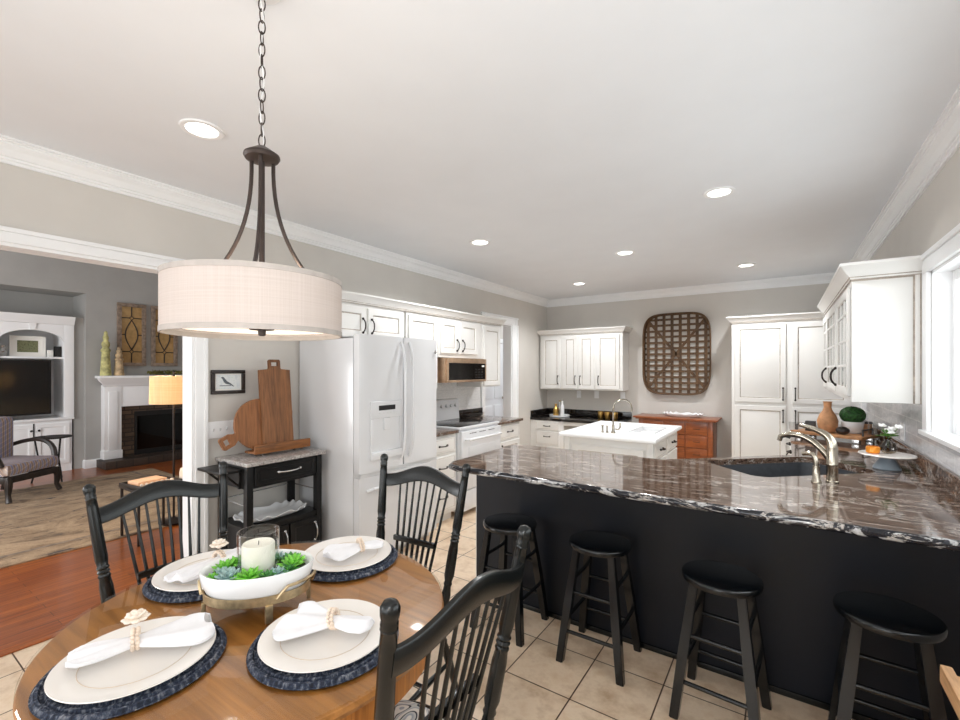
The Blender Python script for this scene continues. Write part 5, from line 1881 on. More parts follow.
# tobacco basket on the back wall ---------------------------------------
BX, BZ, BW, BH = -1.297, 1.755, 0.457, 0.59
tk = thing('wall_basket', 'large flat woven tobacco basket hanging on the back wall', 'basket', (BX, YB, BZ))


def se(hx, hz_, k, q=0.42):
    a = 2 * PI * k / 72
    return (BX + hx * math.copysign(abs(math.cos(a)) ** q, math.cos(a)), BZ + hz_ * math.copysign(abs(math.sin(a)) ** q, math.sin(a)))


b = B()
lps = []
for i, (s_, y) in enumerate(((0.0, YB - 0.075), (-0.012, YB - 0.075), (-0.02, YB - 0.012), (-0.008, YB - 0.012), (0.0, YB - 0.075))):
    lps.append([(se(BW + s_, BH + s_, k)[0], y, se(BW + s_, BH + s_, k)[1]) for k in range(72)])
b.rings(lps, True, False, False)
b.tube([(se(BW, BH, k)[0], YB - 0.076, se(BW, BH, k)[1]) for k in range(72)], 0.011, 6, closed=True)
b.build('rim', 'tobacco_slat', tk, smooth=50)


def seh(x, hx, hz_, q=0.42):   # half height of superellipse at x
    t = min(1, abs(x) / hx)
    c = t ** (1 / q)
    return hz_ * max(0.0, 1 - c * c) ** (q / 2)


for k in range(8):
    x = -0.392 + 0.112 * k
    hh = seh(x, BW - 0.012, BH - 0.012)
    bx(BX + x - 0.021, BX + x + 0.021, YB - 0.022 - 0.004, YB - 0.022, BZ - hh, BZ + hh).build('upright_slat', 'tobacco_slat', tk)
for k in range(13):
    z = -0.51 + 0.085 * k
    hh = seh(z, BH - 0.012, BW - 0.012)
    bx(BX - hh, BX + hh, YB - 0.0265 - 0.004, YB - 0.0265, BZ + z - 0.016, BZ + z + 0.016).build('cross_slat', 'tobacco_slat', tk)
for s_ in (-1, 1):
    M = Matrix.Translation((BX, YB - 0.034, BZ)) @ Matrix.Rotation(s_ * math.atan2(1.06, 0.82), 4, 'Y')
    B().obox(M, 1.30, 0.004, 0.036).build('diagonal_slat', 'tobacco_slat', tk)

scallop_dish('serving_tray', (-1.17, 6.84), 0.26, 0.11, 0.045, 0.8625, 'ceramic_white', 'white ruffle-edged tray on top of the cherry dresser', 'tray', 0, 18)

# desk top: tray with bottles, gold tumblers ------------------------------
dt = (-3.03, 6.80)
o = B().lathe([(0.15, 0.7605), (0.165, 0.765), (0.168, 0.79), (0.162, 0.79), (0.155, 0.768), (0.002, 0.767)], (dt[0], dt[1], 0), 40).build('round_tray', 'ceramic_white', at=(dt[0], dt[1], 0.7605))
tag(o, 'white round tray with bottles in the corner of the black desk top', 'tray')


def bottle(x, y, z, h, r, mat, label, neck=0.4, cap=None):
    t = thing('bottle', label, 'bottle', (x, y, z), 'bottles on the white desk tray')
    B().lathe([(r * .9, z), (r, z + 0.006), (r, z + h * 0.55), (r * 0.8, z + h * 0.66), (r * neck, z + h * 0.74), (r * neck, z + h * 0.93)], (x, y, 0), 18).build('body', mat, t, smooth=60)
    B().cyl((x, y, z + h * 0.93 + 0.0005), (x, y, z + h), r * neck * 1.2, seg=14).build('cap', cap or 'gold', t)


bottle(dt[0] - 0.05, dt[1] - 0.03, 0.7675, 0.20, 0.045, 'gold', 'stout gold bottle on the white desk tray')
bottle(dt[0] + 0.06, dt[1] - 0.02, 0.7675, 0.27, 0.032, 'ceramic_white', 'slim white bottle at the right of the white desk tray', 0.45, 'silver')
bottle(dt[0] - 0.03, dt[1] + 0.08, 0.7675, 0.25, 0.034, 'silver', 'silver bottle at the back of the white desk tray')
for i, x in enumerate((-2.36, -2.25, -2.135)):
    o = B().lathe([(0.036, 0.7605), (0.046, 0.775), (0.046, 0.86), (0.043, 0.872), (0.039, 0.872), (0.041, 0.85), (0.040, 0.78), (0.002, 0.775)], (x, 6.86 - 0.01 * i, 0), 22).build('tumbler', 'gold', at=(x, 6.86 - 0.01 * i, 0.7605))
    tag(o, ('shiny gold tumbler on the black desk top, left one of three', 'shiny gold tumbler on the black desk top, middle one of three', 'shiny gold tumbler on the black desk top, right one of three')[i], 'tumbler', 'gold tumblers')

# right counter: cake stand, vase, votive ---------------------------------
CT = 0.9107
cs = (0.53, 3.69)
cstand = thing('cake_stand', 'white disc cake stand on a blue-grey cone base beside the sink', 'cake stand', (cs[0], cs[1], CT))
B().lathe([(0.066, CT), (0.069, CT + 0.006), (0.060, CT + 0.024), (0.040, CT + 0.058), (0.034, CT + 0.078)], (cs[0], cs[1], 0), 32).build('base', 'blue_grey', cstand, smooth=50)
B().lathe([(0.10, CT + 0.0785), (0.134, CT + 0.084), (0.138, CT + 0.089), (0.134, CT + 0.094), (0.002, CT + 0.093)], (cs[0], cs[1], 0), 48).build('disc', 'plate_white', cstand, smooth=50)
vz = CT + 0.0945
vx, vy = 0.54, 3.72
vs_ = thing('vase', 'small ribbed smoky glass vase on the cake stand', 'vase', (vx, vy, vz))
b = B()
n = 48
def vl(r, z, rib=0.0):
    return [(vx + (r + rib * math.cos(12 * 2 * PI * i / n)) * math.cos(2 * PI * i / n), vy + (r + rib * math.cos(12 * 2 * PI * i / n)) * math.sin(2 * PI * i / n), z) for i in range(n)]
b.rings([vl(0.026, vz), vl(0.038, vz + 0.012, .003), vl(0.040, vz + 0.028, .004), vl(0.030, vz + 0.055, .003), vl(0.018, vz + 0.078, .001), vl(0.017, vz + 0.088), vl(0.021, vz + 0.098), vl(0.019, vz + 0.098), vl(0.0155, vz + 0.085), vl(0.027, vz + 0.05, .003), vl(0.036, vz + 0.02, .003), vl(0.004, vz + 0.006)])
b.build('body', 'smoke_glass', vs_, smooth=50)
o = thing('flower_bunch', 'bunch of white flowers with green leaves in the smoky glass vase', 'flowers', (vx, vy, vz + 0.05))
rnd = random.Random(4)
b = B()
heads = []
for k in range(9):
    a = rnd.uniform(0, 2 * PI)
    sp_ = rnd.uniform(0.015, 0.058)
    top = Vector((vx + sp_ * math.cos(a), vy + sp_ * math.sin(a), vz + 0.105 + rnd.uniform(0, 0.075)))
    b.tube([(vx, vy, vz + 0.03), (vx + 0.2 * (top.x - vx), vy + 0.2 * (top.y - vy), vz + 0.095), tuple(top)], 0.0015, 5)
    heads.append(top)
b.build('stems', 'stem_green', o)
b = B()
for k in range(26):
    a = rnd.uniform(0, 2 * PI)
    e = rnd.uniform(-0.1, 0.9)
    d = Vector((math.cos(a) * math.cos(e), math.sin(a) * math.cos(e), math.sin(e)))
    M = Matrix.Translation(Vector((vx, vy, vz + 0.105)) + d * rnd.uniform(0.012, 0.05)) @ d.to_track_quat('X', 'Z').to_matrix().to_4x4()
    b.sphere((0, 0, 0), 0.013, 1.3, 0.6, 0.16, 8, 5, M)
b.build('leaves', 'stem_green', o)
for top in heads:
    b = B()
    for k in range(6):
        a = 2 * PI * k / 6
        d = Vector((math.cos(a), math.sin(a), 0.9 if k % 2 else 0.1)).normalized()
        M = Matrix.Translation(top + d * 0.010) @ d.to_track_quat('X', 'Z').to_matrix().to_4x4()
        b.sphere((0, 0, 0), 0.0125, 1.0, 0.85, 0.5, 8, 5, M)
    b.build('blossom', 'petal_white', o, smooth=80)
vo = (0.462, 3.67)
o = B().lathe([(0.028, vz), (0.034, vz + 0.006), (0.035, vz + 0.034), (0.031, vz + 0.042), (0.027, vz + 0.042), (0.030, vz + 0.03), (0.002, vz + 0.008)], (vo[0], vo[1], 0), 24).build('votive_holder', 'amber_votive', at=(vo[0], vo[1], vz))
tag(o, 'small orange glass votive holder on the cake stand', 'candle holder')

# riser tray with jug, boxwood, beads -------------------------------------
rc = Vector((0.365, 5.0))
ra_ = math.radians(-27)
Mr_ = Matrix.Translation((rc.x, rc.y, 0)) @ Matrix.Rotation(ra_, 4, 'Z')
tr = thing('serving_tray', 'wooden footed tray with dark metal handles on the right-hand counter', 'tray', (rc.x, rc.y, CT))
RL, RW = 0.265, 0.165
tzz = CT + 0.05
B().obox(Mr_ @ Matrix.Translation((0, 0, tzz)), 2 * RL, 2 * RW, 0.026, 0.008).build('board', 'tray_wood', tr)
for sx in (-1, 1):
    for sy in (-1, 1):
        B().obox(Mr_ @ Matrix.Translation((sx * (RL - 0.05), sy * (RW - 0.04), CT + 0.0185)), 0.05, 0.04, 0.037, 0.004).build('foot', 'silver', tr)
    pts = [Mr_ @ Vector((sx * (RL - 0.02), y, z)) for y, z in ((-0.09, tzz + 0.013), (-0.09, tzz + 0.062), (0.09, tzz + 0.062), (0.09, tzz + 0.013))]
    B().tube(pts, 0.007, 8).build('handle', 'dark_wood', tr)
tt = tzz + 0.0135
jp = Vector((0.325, 4.98, 0))
o = B().lathe([(0.045, tt), (0.060, tt + 0.01), (0.072, tt + 0.06), (0.076, tt + 0.10), (0.060, tt + 0.15), (0.036, tt + 0.19), (0.028, tt + 0.215), (0.030, tt + 0.26), (0.036, tt + 0.268), (0.030, tt + 0.268), (0.024, tt + 0.22), (0.004, tt + 0.20)], (jp.x, jp.y, 0), 28).build('jug', 'terracotta', at=(jp.x, jp.y, tt), smooth=60)
tag(o, 'tan clay jug with a narrow neck on the wooden counter tray', 'jug')
bp = Vector((0.50, 5.03, 0))
pt = thing('potted_plant', 'clipped round green boxwood in a white pot on the wooden counter tray', 'potted plant', (bp.x, bp.y, tt))
B().lathe([(0.060, tt), (0.068, tt + 0.006), (0.080, tt + 0.10), (0.074, tt + 0.10), (0.064, tt + 0.085), (0.004, tt + 0.084)], (bp.x, bp.y, 0), 28).build('pot', 'ceramic_white', pt, smooth=50)
b = B()
rnd = random.Random(9)
cc = Vector((bp.x, bp.y, tt + 0.155))
b.sphere(cc, 0.082, 1.05, 1.05, 0.85, 20, 12)
for k in range(420):
    u, v = rnd.uniform(-1, 1), rnd.uniform(0, 2 * PI)
    r_ = math.sqrt(1 - u * u)
    d = Vector((r_ * math.cos(v), r_ * math.sin(v), u))
    M = Matrix.Translation(cc + Vector((d.x * 0.088, d.y * 0.088, d.z * 0.072))) @ d.to_track_quat('Z', 'X').to_matrix().to_4x4() @ Matrix.Rotation(rnd.uniform(0, 6), 4, 'Z') @ Matrix.Rotation(rnd.uniform(-0.8, 0.8), 4, 'X')
    b.sphere((0, 0, 0), 0.0095, 1.2, 0.75, 0.3, 6, 4, M)
b.build('foliage', 'boxwood', pt, smooth=0)
wp = Vector((0.418, 4.86, 0))
o = B().sphere((wp.x, wp.y, tt + 0.0335), 0.048, 1, 1, 0.7, 16, 10).build('lidded_bowl', 'dark_wood', at=(wp.x, wp.y, tt), smooth=60)
tag(o, 'small dark round bowl in front of the boxwood pot', 'bowl')
cp = Vector((0.205, 5.0, 0))
o = B().obox(Matrix.Translation((cp.x, cp.y, tt + 0.045)) @ Matrix.Rotation(ra_ + 0.3, 4, 'Z'), 0.075, 0.055, 0.088, 0.005).build('small_box', 'dark_wood', at=(cp.x, cp.y, tt))
tag(o, 'small dark brown box beside the clay jug on the wooden tray', 'box')
ctp = (0.625, 5.36)
cn_ = thing('canister', 'brown canister against the marble backsplash behind the flowers', 'canister', (ctp[0], ctp[1], CT))
B().lathe([(0.045, CT), (0.047, CT + 0.004), (0.047, CT + 0.12)], (ctp[0], ctp[1], 0), 24).build('body', 'terracotta', cn_)
B().lathe([(0.049, CT + 0.1205), (0.049, CT + 0.135), (0.044, CT + 0.14)], (ctp[0], ctp[1], 0), 24).build('lid', 'dark_wood', cn_)
o = B().lathe([(0.032, CT), (0.034, CT + 0.002), (0.034, CT + 0.155), (0.032, CT + 0.155), (0.032, CT + 0.006), (0.001, CT + 0.006)], (0.655, 5.20, 0), 24).build('drinking_glass', 'clear_glass', at=(0.655, 5.20, CT))
tag(o, 'tall clear drinking glass by the marble backsplash behind the flowers', 'glass')

# pale wooden folding stand at the right edge of the picture ----------------
fs = thing('tray_table', 'pale wooden folding tray table at the right edge, next to the last stool', 'side table', (0.52, 1.49, 0))
b = B()
b.box(0.365, 0.68, 1.28, 1.70, 0.685, 0.707, 0.005)
b.box(0.352, 0.378, 1.27, 1.71, 0.672, 0.722, 0.006)
b.build('top', 'light_wood', fs)
for y, s_ in ((1.31, 1), (1.67, 1), (1.335, -1), (1.645, -1)):
    b = B()
    p0 = Vector((0.52 - s_ * 0.13, y, 0.67)); p1 = Vector((0.52 + s_ * 0.15, y, 0.0))
    d = (p1 - p0)
    hw_ = 0.017
    n_ = Vector((0.67, 0, 0.28)).normalized() if s_ > 0 else Vector((0.67, 0, -0.28)).normalized()
    b.rings([[p0 + n_ * a * hw_ + Vector((0, c, 0)) * 0.010 for a, c in ((-1, -1), (1, -1), (1, 1), (-1, 1))], [Vector((p1.x, p1.y, 0)) + Vector((1, 0, 0)) * a * hw_ * 1.1 + Vector((0, c, 0)) * 0.010 for a, c in ((-1, -1), (1, -1), (1, 1), (-1, 1))]])
    b.build('leg', 'light_wood', fs)
B().cyl((0.65, 1.31, 0.05), (0.65, 1.67, 0.05), 0.009).build('stretcher', 'light_wood', fs)

# ------------------------------------------------------------------ living room
rgz = 0.012
b = bx(-8.05, -4.95, -1.9, 2.88, 0.0, rgz, bev=0.003)
rg_ = b.build('area_rug', 'rug_pattern', at=(-6.5, 0.5, 0))
tag(rg_, 'large patterned beige rug on the living room floor', 'rug')
b = B()
for q in ((-8.03, -4.97, 2.60, 2.64), (-8.03, -4.97, -1.66, -1.62), (-7.80, -7.76, -1.62, 2.60), (-5.24, -5.20, -1.62, 2.60)):
    b.box(q[0], q[1], q[2], q[3], rgz + 0.0002, rgz + 0.0014)
b.build('border_band', 'taupe_wood', rg_)

# fireplace
fpx = LX
mt = thing('fireplace', 'white mantel fireplace with a brick surround and glass firebox', 'fireplace', (LX + 0.15, 3.31, 0))
FY0, FY1 = 2.50, 4.20
b = B()
for y0, y1 in ((FY0, FY0 + 0.22), (FY1 - 0.22, FY1)):
    b.box(LX + 0.001, LX + 0.15, y0, y1, 0.121, 1.28, 0.004)
    b.box(LX + 0.001, LX + 0.165, y0 + 0.05, y1 - 0.05, 0.26, 1.18, 0.01)
    b.box(LX + 0.001, LX + 0.17, y0 - 0.01, y1 + 0.01, 0.121, 0.25, 0.006)
b.box(LX + 0.001, LX + 0.14, FY0 + 0.22, FY1 - 0.22, 0.935, 1.28, 0.004)
b.sweep([(LX + 0.14, FY0, 1.26), (LX + 0.15, FY0, 1.26), (LX + 0.15, FY1, 1.26), (LX + 0.14, FY1, 1.26)], [(0, 0), (-0.02, 0.01), (-0.03, 0.05), (-0.07, 0.09), (-0.09, 0.13), (0, 0.13)][::-1])
b.box(LX + 0.001, LX + 0.26, FY0 - 0.08, FY1 + 0.08, 1.39, 1.43, 0.008)
b.build('mantel', 'trim_white', mt)
b = B()
b.box(LX + 0.001, LX + 0.05, FY0 + 0.221, FY0 + 0.42, 0.121, 0.934)
b.box(LX + 0.001, LX + 0.05, FY1 - 0.42, FY1 - 0.221, 0.121, 0.934)
b.box(LX + 0.001, LX + 0.05, FY0 + 0.42, FY1 - 0.42, 0.84, 0.934)
b.build('brick_surround', 'hearth_brick', mt)
bx(LX + 0.001, LX + 0.42, FY0 - 0.06, FY1 + 0.06, 0.0, 0.12, bev=0.006).build('hearth', 'hearth_top', mt)
b = B()
b.box(LX + 0.02, LX + 0.07, FY0 + 0.421, FY0 + 0.455, 0.125, 0.838)
b.box(LX + 0.02, LX + 0.07, FY1 - 0.455, FY1 - 0.421, 0.125, 0.838)
b.box(LX + 0.02, LX + 0.07, FY0 + 0.455, FY1 - 0.455, 0.76, 0.838)
b.box(LX + 0.02, LX + 0.07, FY0 + 0.455, FY1 - 0.455, 0.125, 0.20)
fb_ = b.build('firebox_frame', 'black_matte', mt)
bx(LX + 0.001, LX + 0.012, FY0 + 0.43, FY1 - 0.43, 0.13, 0.83).build('firebox_back', 'hearth_brick', fb_)
bx(LX + 0.055, LX + 0.058, FY0 + 0.456, FY1 - 0.456, 0.201, 0.759).build('glass_door', 'dark_glass', fb_)
b = B()
for k in range(4):
    y = 3.05 + 0.13 * k
    b.cyl((LX + 0.033, y, 0.215 + 0.02), (LX + 0.033, y + 0.28, 0.235 + 0.03 * (k % 2)), 0.019, seg=8)
b.build('logs', 'dark_wood', fb_)

MZ = 1.4305


def finial(y, h, s, mat, label):
    o = B().lathe([(0.070 * s, MZ), (0.072 * s, MZ + 0.02 * h), (0.060 * s, MZ + 0.30 * h), (0.050 * s, MZ + 0.52 * h), (0.062 * s, MZ + 0.54 * h), (0.062 * s, MZ + 0.58 * h), (0.040 * s, MZ + 0.62 * h), (0.055 * s, MZ + 0.69 * h), (0.050 * s, MZ + 0.74 * h), (0.030 * s, MZ + 0.78 * h), (0.040 * s, MZ + 0.85 * h), (0.022 * s, MZ + 0.92 * h), (0.026 * s, MZ + 0.96 * h), (0.004, MZ + h)], (LX + 0.14, y, 0), 22).build('finial', mat, at=(LX + 0.14, y, MZ), smooth=50)
    tag(o, label, 'finial', 'wooden finials on the mantel')


finial(2.52, 0.70, 1.0, 'finial_green', 'tall pale green carved finial at the left end of the mantel')
finial(2.69, 0.46, 0.95, 'finial_tan', 'shorter tan carved finial beside the tall green one')


def leaded(y0, y1, z0, z1, label):
    t = thing('window_frame_decor', label, 'wall decoration', (LX, (y0 + y1) / 2, z0), 'leaded glass frames above the mantel')
    x = LX + 0.002
    b = B()
    w_ = 0.055
    b.box(x, x + 0.05, y0, y0 + w_, z0 + w_ + 0.0005, z1 - w_ - 0.0005, 0.004)
    b.box(x, x + 0.05, y1 - w_, y1, z0 + w_ + 0.0005, z1 - w_ - 0.0005, 0.004)
    b.box(x, x + 0.05, y0, y1, z0, z0 + w_, 0.004)
    b.box(x, x + 0.05, y0, y1, z1 - w_, z1, 0.004)
    b.build('frame', 'taupe_wood', t)
    bx(x + 0.012, x + 0.016, y0 + 0.04, y1 - 0.04, z0 + 0.04, z1 - 0.04).build('amber_pane', 'amber_pane', t)
    b = B()
    yc_, zc_ = (y0 + y1) / 2, (z0 + z1) / 2
    xx = x + 0.020
    hh, ww = 0.24, 0.085
    for s_ in (-1, 1):
        b.tube([(xx, yc_ + s_ * ww * math.sin(PI * k / 16), zc_ - hh + 2 * hh * k / 16) for k in range(17)], 0.0085, 6)
        c = zc_ + s_ * (hh + 0.035)
        b.tube([(xx, yc_, c - 0.035), (xx, yc_ + 0.03, c), (xx, yc_, c + 0.035), (xx, yc_ - 0.03, c)], 0.0085, 6, closed=True)
        b.tube([(xx, yc_, c + s_ * 0.035), (xx, yc_, zc_ + s_ * (z1 - zc_ - 0.05))], 0.0085, 6)
        b.tube([(xx, yc_ + s_ * ww, zc_), (xx, yc_ + s_ * ((y1 - y0) / 2 - 0.05), zc_)], 0.0085, 6)
        for s2 in (-1, 1):
            b.tube([(xx, yc_ + s2 * 0.03, c), (xx, yc_ + s2 * ((y1 - y0) / 2 - 0.05), c)], 0.0085, 6)
    b.build('leading', 'lead_line', t)


leaded(2.70, 3.09, 1.585, 2.61, 'amber leaded glass frame on the wall above the mantel, beside the finials')
leaded(3.17, 3.56, 1.585, 2.61, 'amber leaded glass frame on the wall, partly behind the hanging drum lamp')
b = B()
rnd = random.Random(3)
for k in range(160):
    y = rnd.uniform(3.08, 3.62)
    d = Vector((rnd.uniform(-1, 1), rnd.uniform(-1, 1), rnd.uniform(0, 1))).normalized()
    M = Matrix.Translation((LX + 0.12 + rnd.uniform(-0.04, 0.04), y, MZ + 0.025 + rnd.uniform(0, 0.05))) @ d.to_track_quat('X', 'Z').to_matrix().to_4x4()
    b.sphere((0, 0, 0), 0.022, 1.4, 0.5, 0.25, 6, 4, M)
zmin = min(v.co.z for v in b.bm.verts)
bmesh.ops.translate(b.bm, vec=(0, 0, MZ - zmin), verts=b.bm.verts[:])
tag(b.build('garland', 'garland', at=(LX + 0.12, 3.35, MZ), smooth=0), 'dried leafy garland on the mantel under the leaded frames', 'garland')

# built-in media hutch with television
hx_ = LX - 0.05
hb_ = LX - 0.60
hu = thing('media_hutch', 'white built-in media cabinet with an arched upper shelf in the wall niche', 'cabinet', (LX - 0.3, 1.4, 0))
HY0, HY1 = 0.52, 2.19
b = B()
b.box(hb_, hx_ - 0.02, HY0 + 0.02, HY1 - 0.02, 0.0, 0.775)
b.box(hb_, hx_ + 0.02, HY0, HY1, 0.775, 0.81, 0.005)
b.box(hb_, hb_ + 0.02, HY0, HY1, 0.811, 2.22)
b.build('base', 'trim_white', hu)
f = Face((hx_ - 0.02, HY0 + 0.02, 0), '+X')
for u0, u1, hu_ in ((0.06, 0.42, 0.39), (0.44, 0.80, 0.47), (0.82, 1.21, 1.18), (1.23, 1.60, 1.26)):
    d_ = f.panel(u0, u1, 0.12, 0.73).build('door', 'trim_white', hu, smooth=20)
    B().sphere(tuple(f.p(hu_, 0.64, 0.032)), 0.016, seg=10, rings=6).build('knob', 'black_matte', d_)
for y0, y1 in ((HY0, HY0 + 0.11), (1.315, 1.395), (HY1 - 0.115, HY1)):
    bx(hb_ + 0.021, hx_, y0, y1, 0.811, 2.20, bev=0.004).build('pilaster', 'trim_white', hu)
bx(hb_ + 0.021, hx_ - 0.03, 1.396, HY1 - 0.116, 1.685, 1.715, bev=0.003).build('shelf', 'trim_white', hu)
for (ya, yb_) in ((1.396, HY1 - 0.116), (HY0 + 0.111, 1.314)):
    ym, hw_ = (ya + yb_) / 2, (yb_ - ya) / 2
    ab = B()
    pr = [(ym - hw_ * math.cos(PI * k / 24), 1.93 + 0.17 * math.sin(PI * k / 24)) for k in range(25)]
    for x_ in (hx_ - 0.05, hx_ - 0.002):
        lo = [ab.bm.verts.new((x_, y_, z_)) for y_, z_ in pr]
        hi = [ab.bm.verts.new((x_, y_, 2.199)) for y_, z_ in pr]
        for k in range(24):
            ab.bm.faces.new((lo[k], lo[k + 1], hi[k + 1], hi[k]))
    l0 = [ab.bm.verts.new((hx_ - 0.05, y_, z_)) for y_, z_ in pr]
    l1 = [ab.bm.verts.new((hx_ - 0.002, y_, z_)) for y_, z_ in pr]
    for k in range(24):
        ab.bm.faces.new((l0[k], l0[k + 1], l1[k + 1], l1[k]))
    ar_ = ab.build('arch', 'trim_white', hu, smooth=25, fix=False)
    B().prism([(ym - 0.025, 2.10), (ym + 0.025, 2.10), (ym + 0.04, 2.20), (ym - 0.04, 2.20)], 'X', hx_ - 0.002, hx_ + 0.015).build('keystone', 'trim_white', ar_)
b = B().sweep([(hx_, HY0, 2.2), (hx_, HY1, 2.2)], [(0.0, 0.001), (-0.02, 0.001), (-0.03, 0.04), (-0.06, 0.08), (-0.07, 0.12), (0.0, 0.12)][::-1])
b.box(hb_, hx_ - 0.0005, HY0, HY1, 2.201, 2.32)
b.build('cornice', 'trim_white', hu)
tv = thing('television', 'large black flat television on the white media cabinet', 'television', (hx_ - 0.10, 1.45, 0.811))
b = B().box(hx_ + 0.002, hx_ + 0.042, 0.66, 1.925, 0.875, 1.665, 0.006)
b.build('bezel', 'black_matte', tv)
bx(hx_ + 0.0421, hx_ + 0.044, 0.68, 1.905, 0.90, 1.65).build('screen', 'black_screen', tv)
b = B()
b.box(hx_ - 0.09, hx_ + 0.018, 1.05, 1.55, 0.811, 0.822, 0.004)
b.box(hx_ - 0.02, hx_ + 0.0015, 1.24, 1.36, 0.822, 1.0, 0.004)
b.build('stand', 'black_matte', tv)
SZ = 1.7155
pf = thing('framed_picture', 'white-matted framed picture on the arched shelf above the television', 'picture', (hx_ - 0.2, 1.73, SZ))
b = B()
for q in ((1.53, 1.57, SZ + 0.0405, SZ + 0.2595), (1.87, 1.91, SZ + 0.0405, SZ + 0.2595), (1.53, 1.91, SZ, SZ + 0.04), (1.53, 1.91, SZ + 0.26, SZ + 0.30)):
    b.box(hx_ - 0.20, hx_ - 0.18, *q)
b.build('frame', 'paper', pf)
bx(hx_ - 0.198, hx_ - 0.19, 1.56, 1.88, SZ + 0.03, SZ + 0.27).build('mat_board', 'paper', pf)
bx(hx_ - 0.1899, hx_ - 0.189, 1.61, 1.83, SZ + 0.065, SZ + 0.235).build('print', 'floral_wash', pf)
o = bx(hx_ - 0.20, hx_ - 0.10, 2.0, 2.07, SZ, SZ + 0.16, bev=0.004).build('dark_box', 'black_matte', at=(hx_ - 0.15, 2.035, SZ))
tag(o, 'small black box at the right end of the arched shelf', 'box')
o = bx(hx_ - 0.17, hx_ - 0.13, 1.92, 1.985, SZ, SZ + 0.10, bev=0.004).build('photo_block', 'paper', at=(hx_ - 0.15, 1.95, SZ))
tag(o, 'small white photo block beside the black box on the arched shelf', 'picture')
o = B().lathe([(0.03, SZ), (0.035, SZ + 0.01), (0.055, SZ + 0.07), (0.03, SZ + 0.12), (0.036, SZ + 0.15), (0.03, SZ + 0.15), (0.004, SZ + 0.12)], (hx_ - 0.15, 1.455, 0), 20).build('vase', 'silver', at=(hx_ - 0.15, 1.455, SZ))
tag(o, 'small silver vase at the left end of the arched shelf', 'vase')

# plaid armchair
ac = thing('armchair', 'plaid upholstered armchair with a carved dark wood frame on the rug', 'armchair', (-7.62, 1.28, rgz))
cl = Matrix.Translation((-7.62, 1.28, rgz + 0.012)) @ Matrix.Rotation(math.atan2(0.55, 0.84) - PI / 2, 4, 'Z')   # local +Y faces out
OFF[ac.name] = Vector((-7.62, 1.28, rgz))


def put(b, name, mats, par, M=cl, **k):
    bmesh.ops.transform(b.bm, matrix=M, verts=b.bm.verts[:])
    return b.build(name, mats, par, **k)


put(B().box(-0.31, 0.31, -0.27, 0.31, 0.29, 0.43, 0.05), 'seat_cushion', 'plaid', ac)
put(B().box(-0.30, 0.30, -0.40, -0.25, 0.36, 0.92, 0.06), 'back_cushion', 'plaid', ac)
b = B()
b.box(-0.315, 0.315, 0.26, 0.315, 0.215, 0.288, 0.01)
b.box(-0.315, 0.315, -0.36, -0.30, 0.215, 0.288, 0.01)
for s_ in (-1, 1):
    b.box(s_ * 0.265, s_ * 0.315, -0.34, 0.29, 0.215, 0.288, 0.01)
put(b, 'seat_rail', 'dark_wood', ac)
for sx in (-1, 1):
    put(B().tube([(sx * 0.28, 0.285, 0.285), (sx * 0.29, 0.30, 0.18), (sx * 0.285, 0.29, 0.08), (sx * 0.30, 0.315, 0.0)], [0.04, 0.036, 0.024, 0.028], 8), 'leg', 'dark_wood', ac)
    put(B().tube([(sx * 0.28, -0.33, 0.285), (sx * 0.285, -0.35, 0.15), (sx * 0.29, -0.40, 0.0)], [0.034, 0.028, 0.024], 8), 'leg', 'dark_wood', ac)
    put(B().tube(bez((sx * 0.31, -0.33, 0.55), (sx * 0.35, -0.05, 0.66), (sx * 0.36, 0.20, 0.66), (sx * 0.31, 0.24, 0.40), 12), [0.024] * 6 + [0.028] * 4 + [0.03] * 3, 8), 'arm', 'dark_wood', ac)

# slim black metal drinks table beyond the armchair
dtb = thing('accent_table', 'slim black metal accent table behind the plaid armchair', 'side table', (-8.3, 1.80, 0))
b = B()
b.tube([(-8.3 + 0.2 * math.cos(2 * PI * k / 28), 1.80 + 0.2 * math.sin(2 * PI * k / 28), 0.60) for k in range(28)], 0.010, 6, closed=True)
b.cyl((-8.3, 1.80, 0.597), (-8.3, 1.80, 0.603), 0.198, seg=28)
b.build('tray_top', 'black_matte', dtb)
for a in (0.3, 2.4, 4.5):
    B().tube([(-8.3 + 0.17 * math.cos(a), 1.80 + 0.17 * math.sin(a), 0.596), (-8.3 + 0.13 * math.cos(a), 1.80 + 0.13 * math.sin(a), 0.3), (-8.3 + 0.20 * math.cos(a), 1.80 + 0.20 * math.sin(a), 0.0)], 0.010, 8).build('leg', 'black_matte', dtb)
B().tube([(-8.3, 1.62, 0.604), (-8.3, 1.62, 0.80)], 0.008, 8).build('handle_rod', 'black_matte', dtb)

# coffee table with tray, beside the sofa end
ctb = thing('coffee_table', 'small dark coffee table at the edge of the rug behind the left dining chair', 'coffee table', (-4.79, 1.715, 0))
b = B()
b.box(-5.00, -4.58, 1.53, 1.90, 0.452, 0.475, 0.006)
b.build('top', 'dark_wood', ctb)
for x in (-4.98, -4.60):
    for y in (1.55, 1.88):
        bx(x - 0.010, x + 0.010, y - 0.010, y + 0.010, 0.0145 if x < -4.96 else 0.0, 0.451, bev=0.003).build('leg', 'dark_wood', ctb)
t = thing('serving_tray', 'dark-rimmed rectangular tray on the living room coffee table', 'tray', (-4.79, 1.715, 0.4755))
Mt2 = Matrix.Translation((-4.79, 1.715, 0.4755)) @ Matrix.Rotation(0.15, 4, 'Z')
put(B().box(-0.17, 0.17, -0.168, 0.168, 0.0, 0.008), 'base', 'cream_fabric', t, Mt2)
b = B()
b.box(-0.18, -0.165, -0.175, 0.175, 0.0, 0.03, 0.003); b.box(0.165, 0.18, -0.175, 0.175, 0.0, 0.03, 0.003)
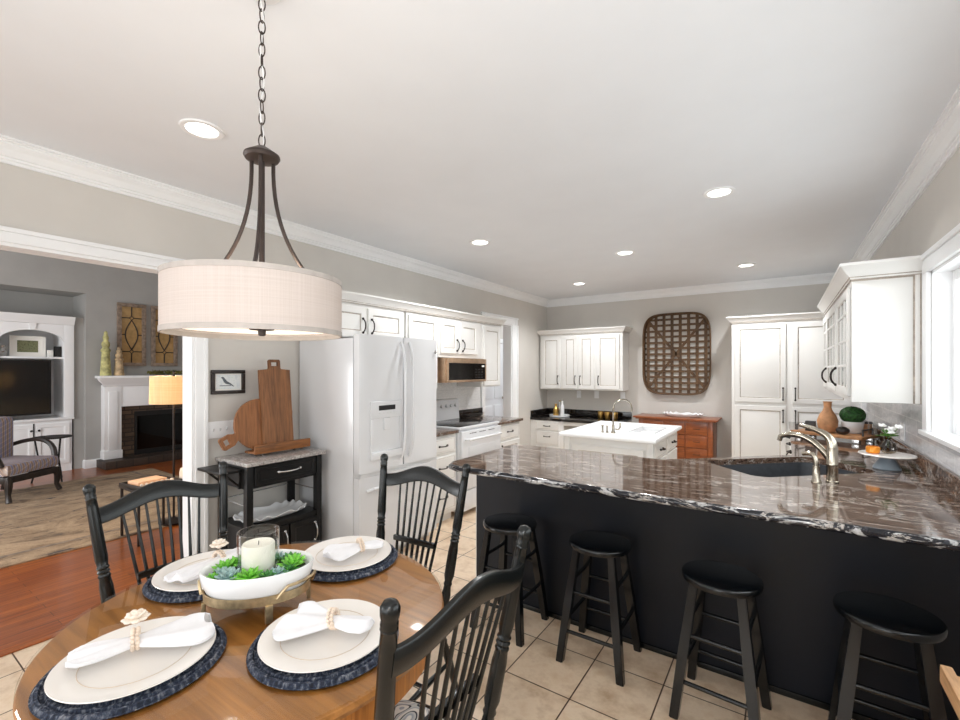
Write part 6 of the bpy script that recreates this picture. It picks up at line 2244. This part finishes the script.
b.box(-0.18, 0.18, -0.175, -0.16, 0.0, 0.03, 0.003); b.box(-0.18, 0.18, 0.16, 0.175, 0.0, 0.03, 0.003)
put(b, 'rim', 'dark_wood', t, Mt2)
o = put(B().box(-0.15, 0.02, -0.12, 0.12, 0.0085, 0.04, 0.003), 'book', 'paper_peach', None, Mt2)
tag(o, 'peach-covered book lying in the dark-rimmed living room tray', 'book')
b = B()
for k in range(7):
    b.sphere((0.09, -0.13 + 0.042 * k, 0.0085 + 0.016), 0.016, seg=10, rings=6)
b.tube([(0.09, -0.135, 0.02), (0.09, 0.125, 0.02)], 0.004, 6)
o = put(b, 'bead_strand', 'bead', None, Mt2)
tag(o, 'strand of pale wooden beads in the dark-rimmed living room tray', 'beads')

sf = thing('sofa', 'cream slipcovered sofa end just behind the doorway jamb', 'sofa', (-4.35, 2.75, 0))
b = B()
b.box(-4.80, -3.95, 1.96, 4.0, 0.03, 0.44, 0.03)
b.build('base', 'cream_fabric', sf)
bx(-4.82, -3.93, 1.93, 2.16, 0.03, 0.60, bev=0.07).build('arm', 'cream_fabric', sf)
bx(-4.80, -3.95, 3.85, 4.06, 0.03, 0.60, bev=0.07).build('arm', 'cream_fabric', sf)
bx(-4.14, -3.90, 2.0, 4.0, 0.3, 0.88, bev=0.07).build('back', 'cream_fabric', sf)
bx(-4.80, -4.15, 2.17, 3.84, 0.441, 0.56, bev=0.04).build('seat_cushion', 'cream_fabric', sf)

fl = thing('floor_lamp', 'lit lamp with a warm drum shade in the living room', 'lamp', (-5.02, 1.985, rgz))
lx, ly = -5.02, 1.985
B().lathe([(0.12, rgz), (0.13, rgz + 0.012), (0.05, rgz + 0.03), (0.012, rgz + 0.05)], (lx, ly, 0), 28).build('base', 'bronze', fl)
B().cyl((lx, ly, rgz + 0.05), (lx, ly, 1.50), 0.010).build('pole', 'bronze', fl)
b = B()
lps = []
for r, z in ((0.20, 1.19), (0.195, 1.46), (0.192, 1.46), (0.197, 1.19), (0.20, 1.19)):
    lps.append([(lx + r * math.cos(2 * PI * k / 40), ly + r * math.sin(2 * PI * k / 40), z) for k in range(40)])
b.rings(lps, True, False, False)
b.build('lamp_shade', 'lamp_linen', fl, smooth=60)
b = B()
for a in (0, 2.1, 4.2):
    b.tube([(lx, ly, 1.44), (lx + 0.194 * math.cos(a), ly + 0.194 * math.sin(a), 1.452)], 0.003, 6)
b.sphere((lx, ly, 1.50), 0.014, seg=10, rings=6)
b.build('finial', 'bronze', fl)
light('lamp_bulb', 'POINT', (lx, ly, 1.33), 34, radius=0.04, color=(1, 0.83, 0.62))
